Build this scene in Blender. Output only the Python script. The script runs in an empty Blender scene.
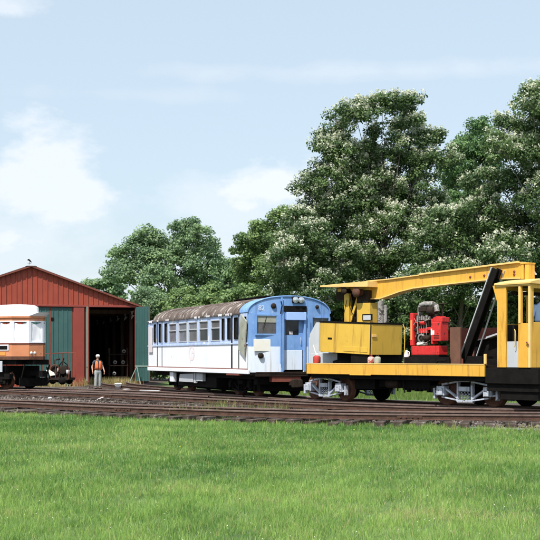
import bpy, bmesh, math, random
import numpy as np
from mathutils import Vector, Matrix
random.seed(7); rng = np.random.default_rng(11)
R = math.radians
SC = bpy.context.scene
COL = SC.collection
F, H, HY = 1150.0, 1.75, 357.0          # focal length in px of the 540 frame, eye height, horizon row

# ------------------------------------------------------------------ measuring helpers
def gp(px, py, z=0.0):
    d = F*(H-z)/(py-HY)
    return ((px-270)*d/F, d)
class Fr:
    """a thing's frame: origin, +x along (ax, ay), +y to its left"""
    def __init__(s, ox, oy, ax, ay):
        n = math.hypot(ax, ay); s.ox, s.oy, s.ax, s.ay = ox, oy, ax/n, ay/n
        s.rz = math.atan2(s.ay, s.ax)
    def w(s, x, y):
        return (s.ox+x*s.ax-y*s.ay, s.oy+x*s.ay+y*s.ax)
    def x(s, px, y=0.0):
        u = (px-270)/F; bx, by = s.w(0, y)
        return (u*by-bx)/(s.ax-u*s.ay)
    def y(s, px, x=0.0):
        u = (px-270)/F; bx, by = s.w(x, 0)
        return (u*by-bx)/(-s.ay-u*s.ax)
    def z(s, x, y, py):
        return H+(HY-py)*s.w(x, y)[1]/F

# ------------------------------------------------------------------ materials
def nt(m):
    m.use_nodes = True
    return m.node_tree.nodes, m.node_tree.links
def mat(name, c1, c2=None, scale=4.0, rough=0.7, metal=0.0, bump=0.0, bscale=None, c3=None, t3=0.62, s3=2.0, stretch=(1,1,1), spec=0.4, detail=6, streak=None, samt=.6, st=.56):
    """procedural paint / metal / wood: c1-c2 mottling, c3 = worn or rusty patches with their own outline"""
    m = bpy.data.materials.new(name); N, L = nt(m)
    b = N['Principled BSDF']; b.inputs['Roughness'].default_value = rough; b.inputs['Metallic'].default_value = metal
    b.inputs['Specular IOR Level'].default_value = spec
    tc = N.new('ShaderNodeTexCoord'); mp = N.new('ShaderNodeMapping'); mp.inputs['Scale'].default_value = stretch
    L.new(tc.outputs['Object'], mp.inputs['Vector'])
    n = N.new('ShaderNodeTexNoise'); n.inputs['Scale'].default_value = scale; n.inputs['Detail'].default_value = detail; n.inputs['Roughness'].default_value = .65
    L.new(mp.outputs[0], n.inputs['Vector'])
    r = N.new('ShaderNodeValToRGB'); r.color_ramp.elements[0].position = .3; r.color_ramp.elements[1].position = .7
    r.color_ramp.elements[0].color = (*c1, 1); r.color_ramp.elements[1].color = (*(c2 or c1), 1)
    L.new(n.outputs['Fac'], r.inputs['Fac'])
    out = r.outputs['Color']
    if c3:
        n3 = N.new('ShaderNodeTexNoise'); n3.inputs['Scale'].default_value = s3; n3.inputs['Detail'].default_value = 9; n3.inputs['Roughness'].default_value = .7
        L.new(mp.outputs[0], n3.inputs['Vector'])
        r3 = N.new('ShaderNodeValToRGB'); r3.color_ramp.elements[0].position = t3; r3.color_ramp.elements[1].position = t3+.04
        L.new(n3.outputs['Fac'], r3.inputs['Fac'])
        mx = N.new('ShaderNodeMixRGB'); mx.inputs['Color2'].default_value = (*c3, 1)
        L.new(r3.outputs['Color'], mx.inputs['Fac']); L.new(out, mx.inputs['Color1']); out = mx.outputs['Color']
    if streak:
        ms = N.new('ShaderNodeMapping'); ms.inputs['Scale'].default_value = (7, 7, .55); L.new(tc.outputs['Object'], ms.inputs['Vector'])
        ns_ = N.new('ShaderNodeTexNoise'); ns_.inputs['Scale'].default_value = 1.0; ns_.inputs['Detail'].default_value = 8; ns_.inputs['Roughness'].default_value = .7; L.new(ms.outputs[0], ns_.inputs['Vector'])
        rs = N.new('ShaderNodeMapRange'); rs.inputs[1].default_value = st; rs.inputs[2].default_value = st+.16; rs.inputs[4].default_value = samt; L.new(ns_.outputs['Fac'], rs.inputs[0])
        mq = N.new('ShaderNodeMixRGB'); mq.inputs['Color2'].default_value = (*streak, 1); L.new(rs.outputs[0], mq.inputs['Fac']); L.new(out, mq.inputs['Color1']); out = mq.outputs['Color']
    L.new(out, b.inputs['Base Color'])
    if bump:
        nb = N.new('ShaderNodeTexNoise'); nb.inputs['Scale'].default_value = bscale or scale*3; nb.inputs['Detail'].default_value = 5
        L.new(mp.outputs[0], nb.inputs['Vector'])
        bp = N.new('ShaderNodeBump'); bp.inputs['Strength'].default_value = bump; bp.inputs['Distance'].default_value = .02
        L.new(nb.outputs['Fac'], bp.inputs['Height']); L.new(bp.outputs[0], b.inputs['Normal'])
    return m
def leafmat(name, dark, light, trans=.35, rough=.5, soil=None):
    """leaf / blade colour from a per-face random attribute plus broad patches over the ground"""
    m = bpy.data.materials.new(name); N, L = nt(m)
    b = N['Principled BSDF']; out = N['Material Output']
    b.inputs['Roughness'].default_value = rough; b.inputs['Specular IOR Level'].default_value = .3
    a = N.new('ShaderNodeAttribute'); a.attribute_name = 'v'
    tc = N.new('ShaderNodeTexCoord'); n = N.new('ShaderNodeTexNoise'); n.inputs['Scale'].default_value = .45; n.inputs['Detail'].default_value = 6
    n.inputs['Roughness'].default_value = .65
    L.new(tc.outputs['Object'], n.inputs['Vector'])
    ad = N.new('ShaderNodeMath'); ad.operation = 'ADD'
    mr = N.new('ShaderNodeMapRange'); mr.inputs[1].default_value = .35; mr.inputs[2].default_value = .65; mr.inputs[3].default_value = -.3; mr.inputs[4].default_value = .3
    L.new(n.outputs['Fac'], mr.inputs[0]); L.new(a.outputs['Fac'], ad.inputs[0]); L.new(mr.outputs[0], ad.inputs[1])
    r = N.new('ShaderNodeValToRGB'); e = r.color_ramp.elements
    e[0].position = 0; e[0].color = (*dark, 1); e[1].position = .85; e[1].color = (*light, 1)
    if soil:
        q = e.new(.97); q.color = (*soil, 1)
    L.new(ad.outputs[0], r.inputs['Fac']); L.new(r.outputs['Color'], b.inputs['Base Color'])
    tr = N.new('ShaderNodeBsdfTranslucent'); L.new(r.outputs['Color'], tr.inputs['Color'])
    mx = N.new('ShaderNodeMixShader'); mx.inputs[0].default_value = trans
    L.new(b.outputs[0], mx.inputs[1]); L.new(tr.outputs[0], mx.inputs[2]); L.new(mx.outputs[0], out.inputs['Surface'])
    return m
def glassmat(name, tint=(.7,.75,.75), dirt=.12, dcol=(.35,.37,.38)):
    m = bpy.data.materials.new(name); N, L = nt(m); out = N['Material Output']; N.remove(N['Principled BSDF'])
    t = N.new('ShaderNodeBsdfTransparent'); t.inputs[0].default_value = (*tint, 1)
    g = N.new('ShaderNodeBsdfGlossy'); g.inputs['Roughness'].default_value = .08
    d = N.new('ShaderNodeBsdfDiffuse'); d.inputs[0].default_value = (*dcol, 1)
    f = N.new('ShaderNodeFresnel'); f.inputs[0].default_value = 1.5
    m1 = N.new('ShaderNodeMixShader'); L.new(f.outputs[0], m1.inputs[0]); L.new(t.outputs[0], m1.inputs[1]); L.new(g.outputs[0], m1.inputs[2])
    n = N.new('ShaderNodeTexNoise'); n.inputs['Scale'].default_value = 3; n.inputs['Detail'].default_value = 6
    tc = N.new('ShaderNodeTexCoord'); L.new(tc.outputs['Object'], n.inputs['Vector'])
    mr = N.new('ShaderNodeMapRange'); mr.inputs[1].default_value = .3; mr.inputs[2].default_value = .7; mr.inputs[3].default_value = dirt*.6; mr.inputs[4].default_value = min(1, dirt*1.4)
    L.new(n.outputs['Fac'], mr.inputs[0])
    m2 = N.new('ShaderNodeMixShader'); L.new(mr.outputs[0], m2.inputs[0]); L.new(m1.outputs[0], m2.inputs[1]); L.new(d.outputs[0], m2.inputs[2])
    L.new(m2.outputs[0], out.inputs['Surface'])
    return m

M = {}
M['barn_red'] = mat('barn_red', (.26,.044,.024), (.31,.058,.032), 1.2, .6, bump=.05, c3=(.16,.045,.035), t3=.66, streak=(.12,.03,.025), samt=.5, st=.52)
M['barn_trim'] = mat('barn_trim', (.22,.04,.03), (.26,.05,.035), 2, .55)
M['barn_roof'] = mat('barn_roof', (.1,.06,.055), (.16,.08,.07), 1, .5, metal=.3)
M['barn_green'] = mat('barn_green', (.028,.085,.082), (.042,.11,.103), 1.3, .6, c3=(.09,.14,.12), t3=.64, s3=1.5, streak=(.09,.12,.11), samt=.5, st=.54)
M['pale_green'] = mat('pale_green', (.16,.23,.2), (.22,.3,.26), 2, .6)
M['timber'] = mat('timber', (.09,.06,.04), (.16,.11,.075), 5, .8, stretch=(1,1,.2))
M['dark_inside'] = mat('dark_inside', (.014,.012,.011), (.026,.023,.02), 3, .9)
M['white_paint'] = mat('white_paint', (.74,.76,.82), (.84,.85,.89), 1.6, .5, c3=(.45,.4,.4), t3=.66, s3=3.2, stretch=(1,1,.5), bump=.04, streak=(.5,.46,.46), samt=.35, st=.58)
M['pale_blue'] = mat('pale_blue', (.33,.45,.74), (.5,.6,.8), 1.5, .5, c3=(.75,.78,.82), t3=.57, s3=2.6, stretch=(1,1,.4), bump=.04, streak=(.25,.26,.34), samt=.6, st=.54)
M['blue_paint'] = mat('blue_paint', (.13,.27,.56), (.21,.37,.66), 2.0, .6, c3=(.38,.47,.62), t3=.62, s3=5, bump=.06, streak=(.08,.1,.2), samt=.65, st=.54)
M['blue_light'] = mat('blue_light', (.3,.46,.8), (.38,.55,.85), 2, .45)
M['front_white'] = mat('front_white', (.62,.72,.85), (.75,.8,.86), 1.4, .5, c3=(.3,.2,.15), t3=.68, s3=3, stretch=(1,1,.5), streak=(.3,.24,.22), samt=.6, st=.54)
M['cream'] = mat('cream', (.74,.72,.63), (.82,.81,.76), 3, .6, c3=(.5,.46,.4), t3=.66)
M['canvas_roof'] = mat('canvas_roof', (.06,.042,.037), (.19,.15,.13), 2.2, .9, c3=(.42,.39,.37), t3=.56, s3=3.0, stretch=(1.2,.4,.4), bump=.4)
M['black_steel'] = mat('black_steel', (.005,.005,.005), (.013,.011,.010), 4, .8, bump=.2, spec=.08)
M['brown_black'] = mat('brown_black', (.016,.012,.010), (.04,.027,.02), 4, .85, bump=.2, spec=.15)
M['rust'] = mat('rust', (.06,.024,.014), (.14,.06,.035), 6, .85, bump=.3)
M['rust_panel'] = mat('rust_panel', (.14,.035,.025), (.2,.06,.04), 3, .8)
M['rail_head'] = mat('rail_head', (.10,.062,.05), (.18,.125,.105), 7, .6, bump=.2)
M['rail_side'] = mat('rail_side', (.035,.018,.012), (.1,.048,.032), 7, .8, bump=.3)
M['rail_top'] = mat('rail_top', (.2,.17,.16), (.3,.26,.25), 6, .45, metal=.5)
M['tie'] = mat('tie', (.028,.02,.016), (.085,.06,.05), 5, .95, c3=(.2,.17,.15), t3=.62, s3=3, stretch=(1,.15,1), bump=.7)
M['tie_grey'] = mat('tie_grey', (.04,.03,.024), (.11,.085,.07), 5, .95, c3=(.26,.24,.22), t3=.6, s3=3, stretch=(1,.15,1), bump=.7)
M['grey_panel'] = mat('grey_panel', (.4,.42,.45), (.5,.52,.55), 2, .6)
M['grey_dim'] = mat('grey_dim', (.13,.12,.12), (.3,.28,.27), 6, .8)
M['pale_panel'] = mat('pale_panel', (.55,.5,.53), (.66,.62,.62), 3, .7)
M['mossy_panel'] = mat('mossy_panel', (.23,.26,.2), (.38,.37,.32), 3, .8, c3=(.16,.1,.07), t3=.6, s3=4)
M['silver'] = mat('silver', (.35,.39,.47), (.6,.63,.7), 7, .5, c3=(.06,.05,.05), t3=.57, s3=7, metal=.1, streak=(.08,.06,.05), samt=.7, st=.52)
M['yellow'] = mat('yellow', (.62,.325,.04), (.73,.405,.06), 1.4, .5, c3=(.3,.14,.04), t3=.65, s3=6, bump=.06, streak=(.2,.085,.025), samt=.75, st=.54)
M['yellow_house'] = mat('yellow_house', (.56,.35,.045), (.66,.42,.06), 1.2, .5, c3=(.3,.16,.05), t3=.64, s3=5, bump=.12, bscale=1.6, streak=(.2,.1,.03), samt=.7, st=.54)
M['yellow_pale'] = mat('yellow_pale', (.72,.45,.14), (.8,.55,.22), 2, .6, c3=(.4,.25,.12), t3=.66, streak=(.25,.13,.05), samt=.5, st=.58)
M['red'] = mat('red', (.5,.018,.02), (.62,.035,.03), 3, .45, c3=(.09,.02,.018), t3=.58, s3=7, bump=.05, streak=(.12,.015,.015), samt=.6, st=.55)
M['brown_plate'] = mat('brown_plate', (.1,.045,.03), (.15,.07,.045), 3, .85, bump=.2)
M['dull_red'] = mat('dull_red', (.32,.025,.02), (.42,.05,.04), 6, .7)
M['dull_pink'] = mat('dull_pink', (.5,.3,.28), (.6,.5,.46), 9, .8, c3=(.3,.06,.05), t3=.5, s3=9)
M['sooty'] = mat('sooty', (.1,.09,.085), (.5,.48,.46), 5, .6, c3=(.05,.04,.035), t3=.52, s3=5)
M['glass'] = glassmat('glass', tint=(.5,.52,.55), dirt=.05)
M['glass_dirty'] = glassmat('glass_dirty', dirt=.5, dcol=(.27,.28,.32))
M['glass_grimy'] = glassmat('glass_grimy', dirt=.35, dcol=(.26,.25,.26))
M['lens'] = mat('lens', (.5,.55,.6), (.6,.65,.7), 5, .1, metal=.6)
M['orange'] = mat('orange', (.52,.19,.085), (.62,.26,.13), 1.5, .5, c3=(.4,.13,.06), t3=.64, s3=3, bump=.06, streak=(.3,.12,.07), samt=.6, st=.54)
M['orange_deep'] = mat('orange_deep', (.62,.25,.05), (.7,.3,.07), 2, .6)
M['sheet_white'] = mat('sheet_white', (.84,.85,.88), (.9,.91,.93), 1.5, .5, bump=.5, bscale=1.5, streak=(.6,.62,.66), samt=.6, st=.54)
M['concrete'] = mat('concrete', (.5,.5,.5), (.7,.7,.7), 5, .9)
M['skin'] = mat('skin', (.5,.27,.19), (.56,.32,.23), 8, .6)
M['vest'] = mat('vest', (.85,.16,.05), (.9,.22,.08), 9, .7)
M['shirt_dark'] = mat('shirt_dark', (.04,.045,.06), (.06,.065,.08), 9, .9)
M['trousers'] = mat('trousers', (.3,.33,.33), (.42,.44,.43), 5, .9, bump=.4, bscale=8)
M['cap'] = mat('cap', (.8,.8,.78), (.85,.85,.83), 5, .8)
M['cloth_blue'] = mat('cloth_blue', (.35,.48,.75), (.45,.58,.85), 4, .8, bump=.4, bscale=6)
M['pink_logo'] = mat('pink_logo', (.8,.66,.68), (.8,.75,.77), 8, .5)
M['bark'] = mat('bark', (.07,.055,.045), (.14,.115,.095), 4, .95, stretch=(1,1,.25), bump=.6)
M['bark_light'] = mat('bark_light', (.09,.08,.075), (.16,.145,.135), 4, .95, stretch=(1,1,.25), bump=.5)
M['leaf_a'] = leafmat('leaf_a', (.032,.075,.03), (.15,.23,.085))
M['leaf_b'] = leafmat('leaf_b', (.085,.16,.06), (.26,.37,.14))
M['leaf_c'] = leafmat('leaf_c', (.06,.14,.055), (.2,.33,.13))
M['leaf_d'] = leafmat('leaf_d', (.10,.18,.10), (.28,.40,.2))  # far-tree green, lightened in the colour to stand in for distance haze
M['blossom'] = leafmat('blossom', (.42,.46,.3), (.75,.76,.62), trans=.3)
M['grass'] = leafmat('grass', (.085,.205,.045), (.38,.55,.145), trans=.5, rough=.4, soil=(.46,.45,.2))
M['weed'] = leafmat('weed', (.12,.19,.05), (.36,.34,.12), trans=.4)
M['clover'] = mat('clover', (.5,.52,.4), (.65,.65,.5), 5, .8)
M['petal'] = mat('petal', (.8,.62,.03), (.85,.7,.05), 5, .8)

# ------------------------------------------------------------------ mesh helpers
class MB:
    def __init__(s, frame=None): s.v = []; s.f = []; s.mi = []; s.cur = 0; s.sm = []
    def add(s, vs, fs, smooth=False):
        o = len(s.v); s.v += [tuple(v) for v in vs]
        for f in fs: s.f.append(tuple(i+o for i in f)); s.mi.append(s.cur); s.sm.append(smooth)
    def box(s, x0, x1, y0, y1, z0, z1, rot=None, about=None):
        vs = [Vector((x, y, z)) for z in (z0, z1) for x, y in ((x0,y0),(x1,y0),(x1,y1),(x0,y1))]
        if rot is not None:
            c = Vector(about) if about is not None else Vector(((x0+x1)/2, (y0+y1)/2, (z0+z1)/2))
            vs = [rot @ (v-c)+c for v in vs]
        s.add(vs, [(0,3,2,1),(4,5,6,7),(0,1,5,4),(1,2,6,5),(2,3,7,6),(3,0,4,7)]); return s
    def bar(s, p, q, w, h, up=(0,0,1)):
        """a rectangular bar from p to q, w across, h along up"""
        p = Vector(p); q = Vector(q); d = (q-p).normalized(); u = Vector(up)
        sd = d.cross(u).normalized(); u = sd.cross(d)
        vs = [e+sd*a*w/2+u*b*h/2 for e in (p, q) for a, b in ((-1,-1),(1,-1),(1,1),(-1,1))]
        s.add(vs, [(0,3,2,1),(4,5,6,7),(0,1,5,4),(1,2,6,5),(2,3,7,6),(3,0,4,7)]); return s
    def tube(s, pts, rad, seg=8, cap=True, smooth=True):
        pts = [Vector(p) for p in pts]; rad = rad if hasattr(rad, '__len__') else [rad]*len(pts)
        vs = []; prev = None
        for i, p in enumerate(pts):
            d = (pts[min(i+1, len(pts)-1)]-pts[max(i-1, 0)]).normalized()
            a = prev if prev is not None else (Vector((0,0,1)) if abs(d.z) < .9 else Vector((1,0,0)))
            a = (a-d*a.dot(d)).normalized(); prev = a; b = d.cross(a)
            for k in range(seg):
                t = 2*math.pi*k/seg; vs.append(p+(a*math.cos(t)+b*math.sin(t))*rad[i])
        fs = [(i*seg+k, i*seg+(k+1)%seg, (i+1)*seg+(k+1)%seg, (i+1)*seg+k) for i in range(len(pts)-1) for k in range(seg)]
        s.add(vs, fs, smooth)
        if cap:
            n = len(pts)-1
            s.add(vs[:seg], [tuple(reversed(range(seg)))]); s.add(vs[n*seg:], [tuple(range(seg))])
        return s
    def prism(s, poly, y0, y1, axis='y'):
        """poly in (x, z) pushed along y (axis 'y'), in (y, z) along x (axis 'x'), in (x, y) along z (axis 'z')"""
        def P(a, b, c): return {'y': (a, c, b), 'x': (c, a, b), 'z': (a, b, c)}[axis]
        n = len(poly); vs = [P(a, b, y0) for a, b in poly]+[P(a, b, y1) for a, b in poly]
        s.add(vs, [tuple(range(n)), tuple(reversed(range(n, 2*n)))]+[(i, i+n, (i+1)%n+n, (i+1)%n) for i in range(n)]); return s
    def lathe(s, prof, c=(0,0,0), axis='z', seg=24, smooth=True):
        c = Vector(c); vs = []
        for r, h in prof:
            for k in range(seg):
                t = 2*math.pi*k/seg; a, b = r*math.cos(t), r*math.sin(t)
                vs.append(c+Vector({'z': (a,b,h), 'x': (h,a,b), 'y': (a,h,b)}[axis]))
        s.add(vs, [(i*seg+k, i*seg+(k+1)%seg, (i+1)*seg+(k+1)%seg, (i+1)*seg+k) for i in range(len(prof)-1) for k in range(seg)], smooth); return s
    def build(s, name, mats, parent=None, bevel=0, label=None):
        me = bpy.data.meshes.new(name); me.from_pydata(s.v, [], s.f)
        for m in (mats if isinstance(mats, (list, tuple)) else [mats]): me.materials.append(M[m] if isinstance(m, str) else m)
        me.polygons.foreach_set('material_index', s.mi); me.polygons.foreach_set('use_smooth', s.sm)
        bm = bmesh.new(); bm.from_mesh(me); bmesh.ops.remove_doubles(bm, verts=bm.verts, dist=1e-5) if bevel else None
        bmesh.ops.recalc_face_normals(bm, faces=bm.faces); bm.to_mesh(me); bm.free()
        o = bpy.data.objects.new(name, me); COL.objects.link(o); o.parent = parent
        if bevel:
            md = o.modifiers.new('edge', 'BEVEL'); md.width = bevel; md.segments = 2; md.limit_method = 'ANGLE'; md.angle_limit = R(40)
        if label: o['label'] = label
        return o
def part(name, m, parent, fn, bevel=0, label=None):
    b = MB(); fn(b); return b.build(name, m, parent, bevel, label)
def tag(o, label, cat, group=None, kind=None):
    if label: o['label'] = label
    if cat: o['category'] = cat
    if group: o['group'] = group
    if kind: o['kind'] = kind
    return o
def thing(name, label, cat, fr=None, loc=(0,0,0), rz=0, group=None):
    o = bpy.data.objects.new(name, None); COL.objects.link(o); o.empty_display_size = .2
    if fr: loc, rz = (fr.ox, fr.oy, 0), fr.rz
    o.location = loc; o.rotation_euler = (0, 0, rz)
    return tag(o, label, cat, group)
def struct(o): o['kind'] = 'structure'; return o
def nmesh(name, V, Fq, m, attr=None, parent=None, smooth=False):
    """big numpy mesh; all faces the same size"""
    k = Fq.shape[1]; me = bpy.data.meshes.new(name); me.vertices.add(len(V)); me.vertices.foreach_set('co', V.astype(np.float32).ravel())
    me.loops.add(Fq.size); me.loops.foreach_set('vertex_index', Fq.astype(np.int32).ravel())
    me.polygons.add(len(Fq)); me.polygons.foreach_set('loop_start', np.arange(0, Fq.size, k, dtype=np.int32)); me.polygons.foreach_set('loop_total', np.full(len(Fq), k, dtype=np.int32))
    me.update(); me.materials.append(m)
    if attr is not None:
        a = me.attributes.new('v', 'FLOAT', 'FACE'); a.data.foreach_set('value', attr.astype(np.float32))
    if smooth: me.polygons.foreach_set('use_smooth', np.ones(len(Fq), dtype=bool))
    o = bpy.data.objects.new(name, me); COL.objects.link(o); o.parent = parent
    return o
def wall(b, us, ztop, z0, holes, pos, thick, zsplit=None):
    """a wall with real openings: us = breakpoints, holes = (u0,u1,z0,z1), pos(u, z, depth) -> point"""
    us = sorted(set([round(u, 4) for u in us]+[round(h[i], 4) for h in holes for i in (0, 1)]))
    lo, hi = us[0], us[-1]
    for a, c in zip(us[:-1], us[1:]):
        mid = (a+c)/2; cut = sorted([(h[2], h[3]) for h in holes if h[0]-1e-4 <= mid <= h[1]+1e-4])
        z = z0; segs = []
        for h0, h1 in cut:
            if h0 > z+1e-4: segs.append((z, h0, False))
            z = max(z, h1)
        segs.append((z, None, True))
        for s0, s1, top in segs:
            za, zc = (ztop(a), ztop(c)) if top else (s1, s1)
            if min(za, zc) <= s0+1e-3: continue
            b.add([pos(a,s0,0), pos(c,s0,0), pos(c,zc,0), pos(a,za,0), pos(a,s0,thick), pos(c,s0,thick), pos(c,zc,thick), pos(a,za,thick)],
                  [(0,1,2,3),(7,6,5,4),(0,4,5,1),(2,6,7,3),(0,3,7,4),(1,5,6,2)])
def lettering(name, body, size, m, parent, loc, rot, extrude=.004, label=None):
    c = bpy.data.curves.new(name, 'FONT'); c.body = body; c.size = size; c.extrude = extrude; c.align_x = 'CENTER'; c.align_y = 'CENTER'
    t = bpy.data.objects.new(name+'_curve', c); COL.objects.link(t)
    dg = bpy.context.evaluated_depsgraph_get(); me = bpy.data.meshes.new_from_object(t.evaluated_get(dg))
    bpy.data.objects.remove(t); me.materials.clear(); me.materials.append(M[m])
    o = bpy.data.objects.new(name, me); COL.objects.link(o); o.parent = parent; o.location = loc; o.rotation_euler = rot
    if label: o['label'] = label
    return o

# ------------------------------------------------------------------ camera, sun, sky
cam = bpy.data.cameras.new('camera'); cam.sensor_width = 36; cam.lens = F/540*36; cam.shift_y = (HY-270)/540; cam.clip_end = 3000
co = bpy.data.objects.new('camera', cam); COL.objects.link(co); co.location = (0, 0, H); co.rotation_euler = (R(90), 0, 0); SC.camera = co
SUN_AZ = math.atan2(-.45, -.89); EL = R(56)      # azimuth measured from +Y clockwise
sv = Vector((-.45, -.89, 0)).normalized()*math.cos(EL)+Vector((0, 0, math.sin(EL)))
sl = bpy.data.lights.new('sun', 'SUN'); sl.energy = 4.9; sl.angle = R(.5); sl.color = (1, .955, .88)
so = bpy.data.objects.new('sun', sl); COL.objects.link(so); so.rotation_euler = sv.to_track_quat('Z', 'Y').to_euler(); so.location = (0, 0, 30)
W = bpy.data.worlds.new('World'); SC.world = W; W.use_nodes = True
N, L = W.node_tree.nodes, W.node_tree.links
bg = N['Background']; out = N['World Output']
sky = N.new('ShaderNodeTexSky'); sky.sky_type = 'NISHITA'; sky.sun_disc = False; sky.sun_elevation = EL; sky.sun_rotation = SUN_AZ
sky.air_density = 1.0; sky.dust_density = 2.6; sky.ozone_density = 1.0; sky.altitude = 50
bg.inputs['Strength'].default_value = .15
tc = N.new('ShaderNodeTexCoord')
def direction(px, py):
    return Vector(((px-270)/F, 1, (HY-py)/F)).normalized()
fine = N.new('ShaderNodeTexNoise'); fine.inputs['Scale'].default_value = 14; fine.inputs['Detail'].default_value = 9; fine.inputs['Roughness'].default_value = .58
stm = N.new('ShaderNodeMapping'); stm.inputs['Scale'].default_value = (1, 1, 1.7); L.new(tc.outputs['Generated'], stm.inputs['Vector']); L.new(stm.outputs[0], fine.inputs['Vector'])
mask = None
# each cloud: direction of its centre, angular radii (x, z), edge softness, density
def mth(op, a, b=None):
    n = N.new('ShaderNodeMath'); n.operation = op
    for i, q in enumerate((a, b)):
        if q is None: continue
        if isinstance(q, (int, float)): n.inputs[i].default_value = q
        else: L.new(q, n.inputs[i])
    return n.outputs[0]
for px, py, rx, rz_, soft, dens in ((48,185,78,62,.5,.85),(30,235,130,90,.9,.5),(10,8,44,16,.6,.6),(290,186,64,34,.5,.95),(230,215,100,40,.8,.5),(350,72,240,10,1.0,.32),
                                    (150,95,120,9,1.0,.2),(210,248,190,46,1.0,.5),(150,300,600,75,1.0,.5),(-300,190,160,80,.6,.8),(800,160,180,90,.6,.8),(1500,220,300,120,.6,.8)):
    c = direction(px, py)
    sub = N.new('ShaderNodeVectorMath'); sub.operation = 'SUBTRACT'; L.new(tc.outputs['Generated'], sub.inputs[0]); sub.inputs[1].default_value = c
    mul = N.new('ShaderNodeVectorMath'); mul.operation = 'MULTIPLY'; L.new(sub.outputs[0], mul.inputs[0]); mul.inputs[1].default_value = (F/rx, F/rx, F/rz_)
    ln = N.new('ShaderNodeVectorMath'); ln.operation = 'LENGTH'; L.new(mul.outputs[0], ln.inputs[0])
    d = mth('SUBTRACT', 1.0, ln.outputs['Value'])
    d = mth('ADD', d, mth('MULTIPLY', mth('SUBTRACT', fine.outputs['Fac'], .5), 3.0))
    d = mth('MULTIPLY', d, 1/soft); n = N.new('ShaderNodeClamp'); L.new(d, n.inputs[0])
    d = mth('MULTIPLY', n.outputs[0], dens)
    mask = d if mask is None else mth('MAXIMUM', mask, d)
haze_bg = N.new('ShaderNodeMixRGB'); haze_bg.inputs['Fac'].default_value = .6; haze_bg.inputs['Color2'].default_value = (4.3,5.05,5.5,1); L.new(sky.outputs[0], haze_bg.inputs['Color1'])
cl = N.new('ShaderNodeMixRGB'); L.new(mask, cl.inputs['Fac']); cl.inputs['Color2'].default_value = (5.1, 5.4, 5.75, 1)
L.new(haze_bg.outputs[0], cl.inputs['Color1']); L.new(cl.outputs[0], bg.inputs['Color'])
SC.view_settings.view_transform = 'Standard'; SC.view_settings.look = 'None'; SC.view_settings.gamma = 1; SC.view_settings.use_curve_mapping = False
SC.view_settings.exposure = .3
SC.cycles.max_bounces = 6; SC.cycles.transparent_max_bounces = 12
SC.cycles.use_denoising = True

# ------------------------------------------------------------------ ground
def ground_mat():
    m = bpy.data.materials.new('field'); N, L = nt(m); b = N['Principled BSDF']; b.inputs['Roughness'].default_value = .95
    tc = N.new('ShaderNodeTexCoord')
    n = N.new('ShaderNodeTexNoise'); n.inputs['Scale'].default_value = .5; n.inputs['Detail'].default_value = 10; L.new(tc.outputs['Object'], n.inputs['Vector'])
    r = N.new('ShaderNodeValToRGB'); e = r.color_ramp.elements; e[0].position = .35; e[0].color = (.045,.09,.02,1); e[1].position = .65; e[1].color = (.12,.19,.05,1)
    L.new(n.outputs['Fac'], r.inputs['Fac']); L.new(r.outputs[0], b.inputs['Base Color'])
    return m
M['field'] = ground_mat()
M['yard'] = mat('yard', (.045,.035,.03), (.10,.083,.07), .8, .95, c3=(.24,.22,.21), t3=.58, s3=.5, bump=1.0, bscale=16)
g = MB(); g.add([(-900,-60,0),(900,-60,0),(900,1500,0),(-900,1500,0)], [(0,1,2,3)]); struct(g.build('ground', 'field'))
yard_px = [(-420,407),(-60,411.5),(0,413),(90,415.5),(180,418),(270,420.5),(360,423),(450,426.5),(540,430),(700,436),
           (760,408),(640,405),(540,403.5),(440,401.5),(400,400),(340,398),(300,395.5),(250,392.5),(200,389),(150,385.5)]
yard_pts = [gp(*p) for p in yard_px]+[(-7.2,71),(-7.6,96),(-30,96),(-60,70)]
y = MB(); y.add([(a, b, .004) for a, b in yard_pts], [tuple(range(len(yard_pts)))]); struct(y.build('yard_ground', 'yard'))
M['grey_gravel'] = mat('grey_gravel', (.11,.11,.115), (.21,.21,.22), 9, .95, c3=(.07,.06,.055), t3=.55, s3=2.5, bump=1.0, bscale=30)
for pp in (((-120,391.2),(-40,392.8),(30,394.4),(90,396.4),(135,398.2),(150,400.3),(120,400.6),(70,399.6),(0,397.6),(-80,395.4)), ((440,427),(480,425),(540,426.5),(640,428),(660,434),(560,431.8),(500,429.5))):
    q = MB(); q.add([(*gp(a,c,.01),.01) for a,c in pp], [tuple(range(len(pp)))]); struct(q.build('gravel_path', 'grey_gravel'))
def inside(px, py, poly):
    c = np.zeros(len(px), bool); n = len(poly)
    for i in range(n):
        x0, y0 = poly[i]; x1, y1 = poly[(i+1)%n]
        k = ((y0 > py) != (y1 > py)) & (px < (x1-x0)*(py-y0)/((y1-y0) if y1 != y0 else 1e-9)+x0); c ^= k
    return c

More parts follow.
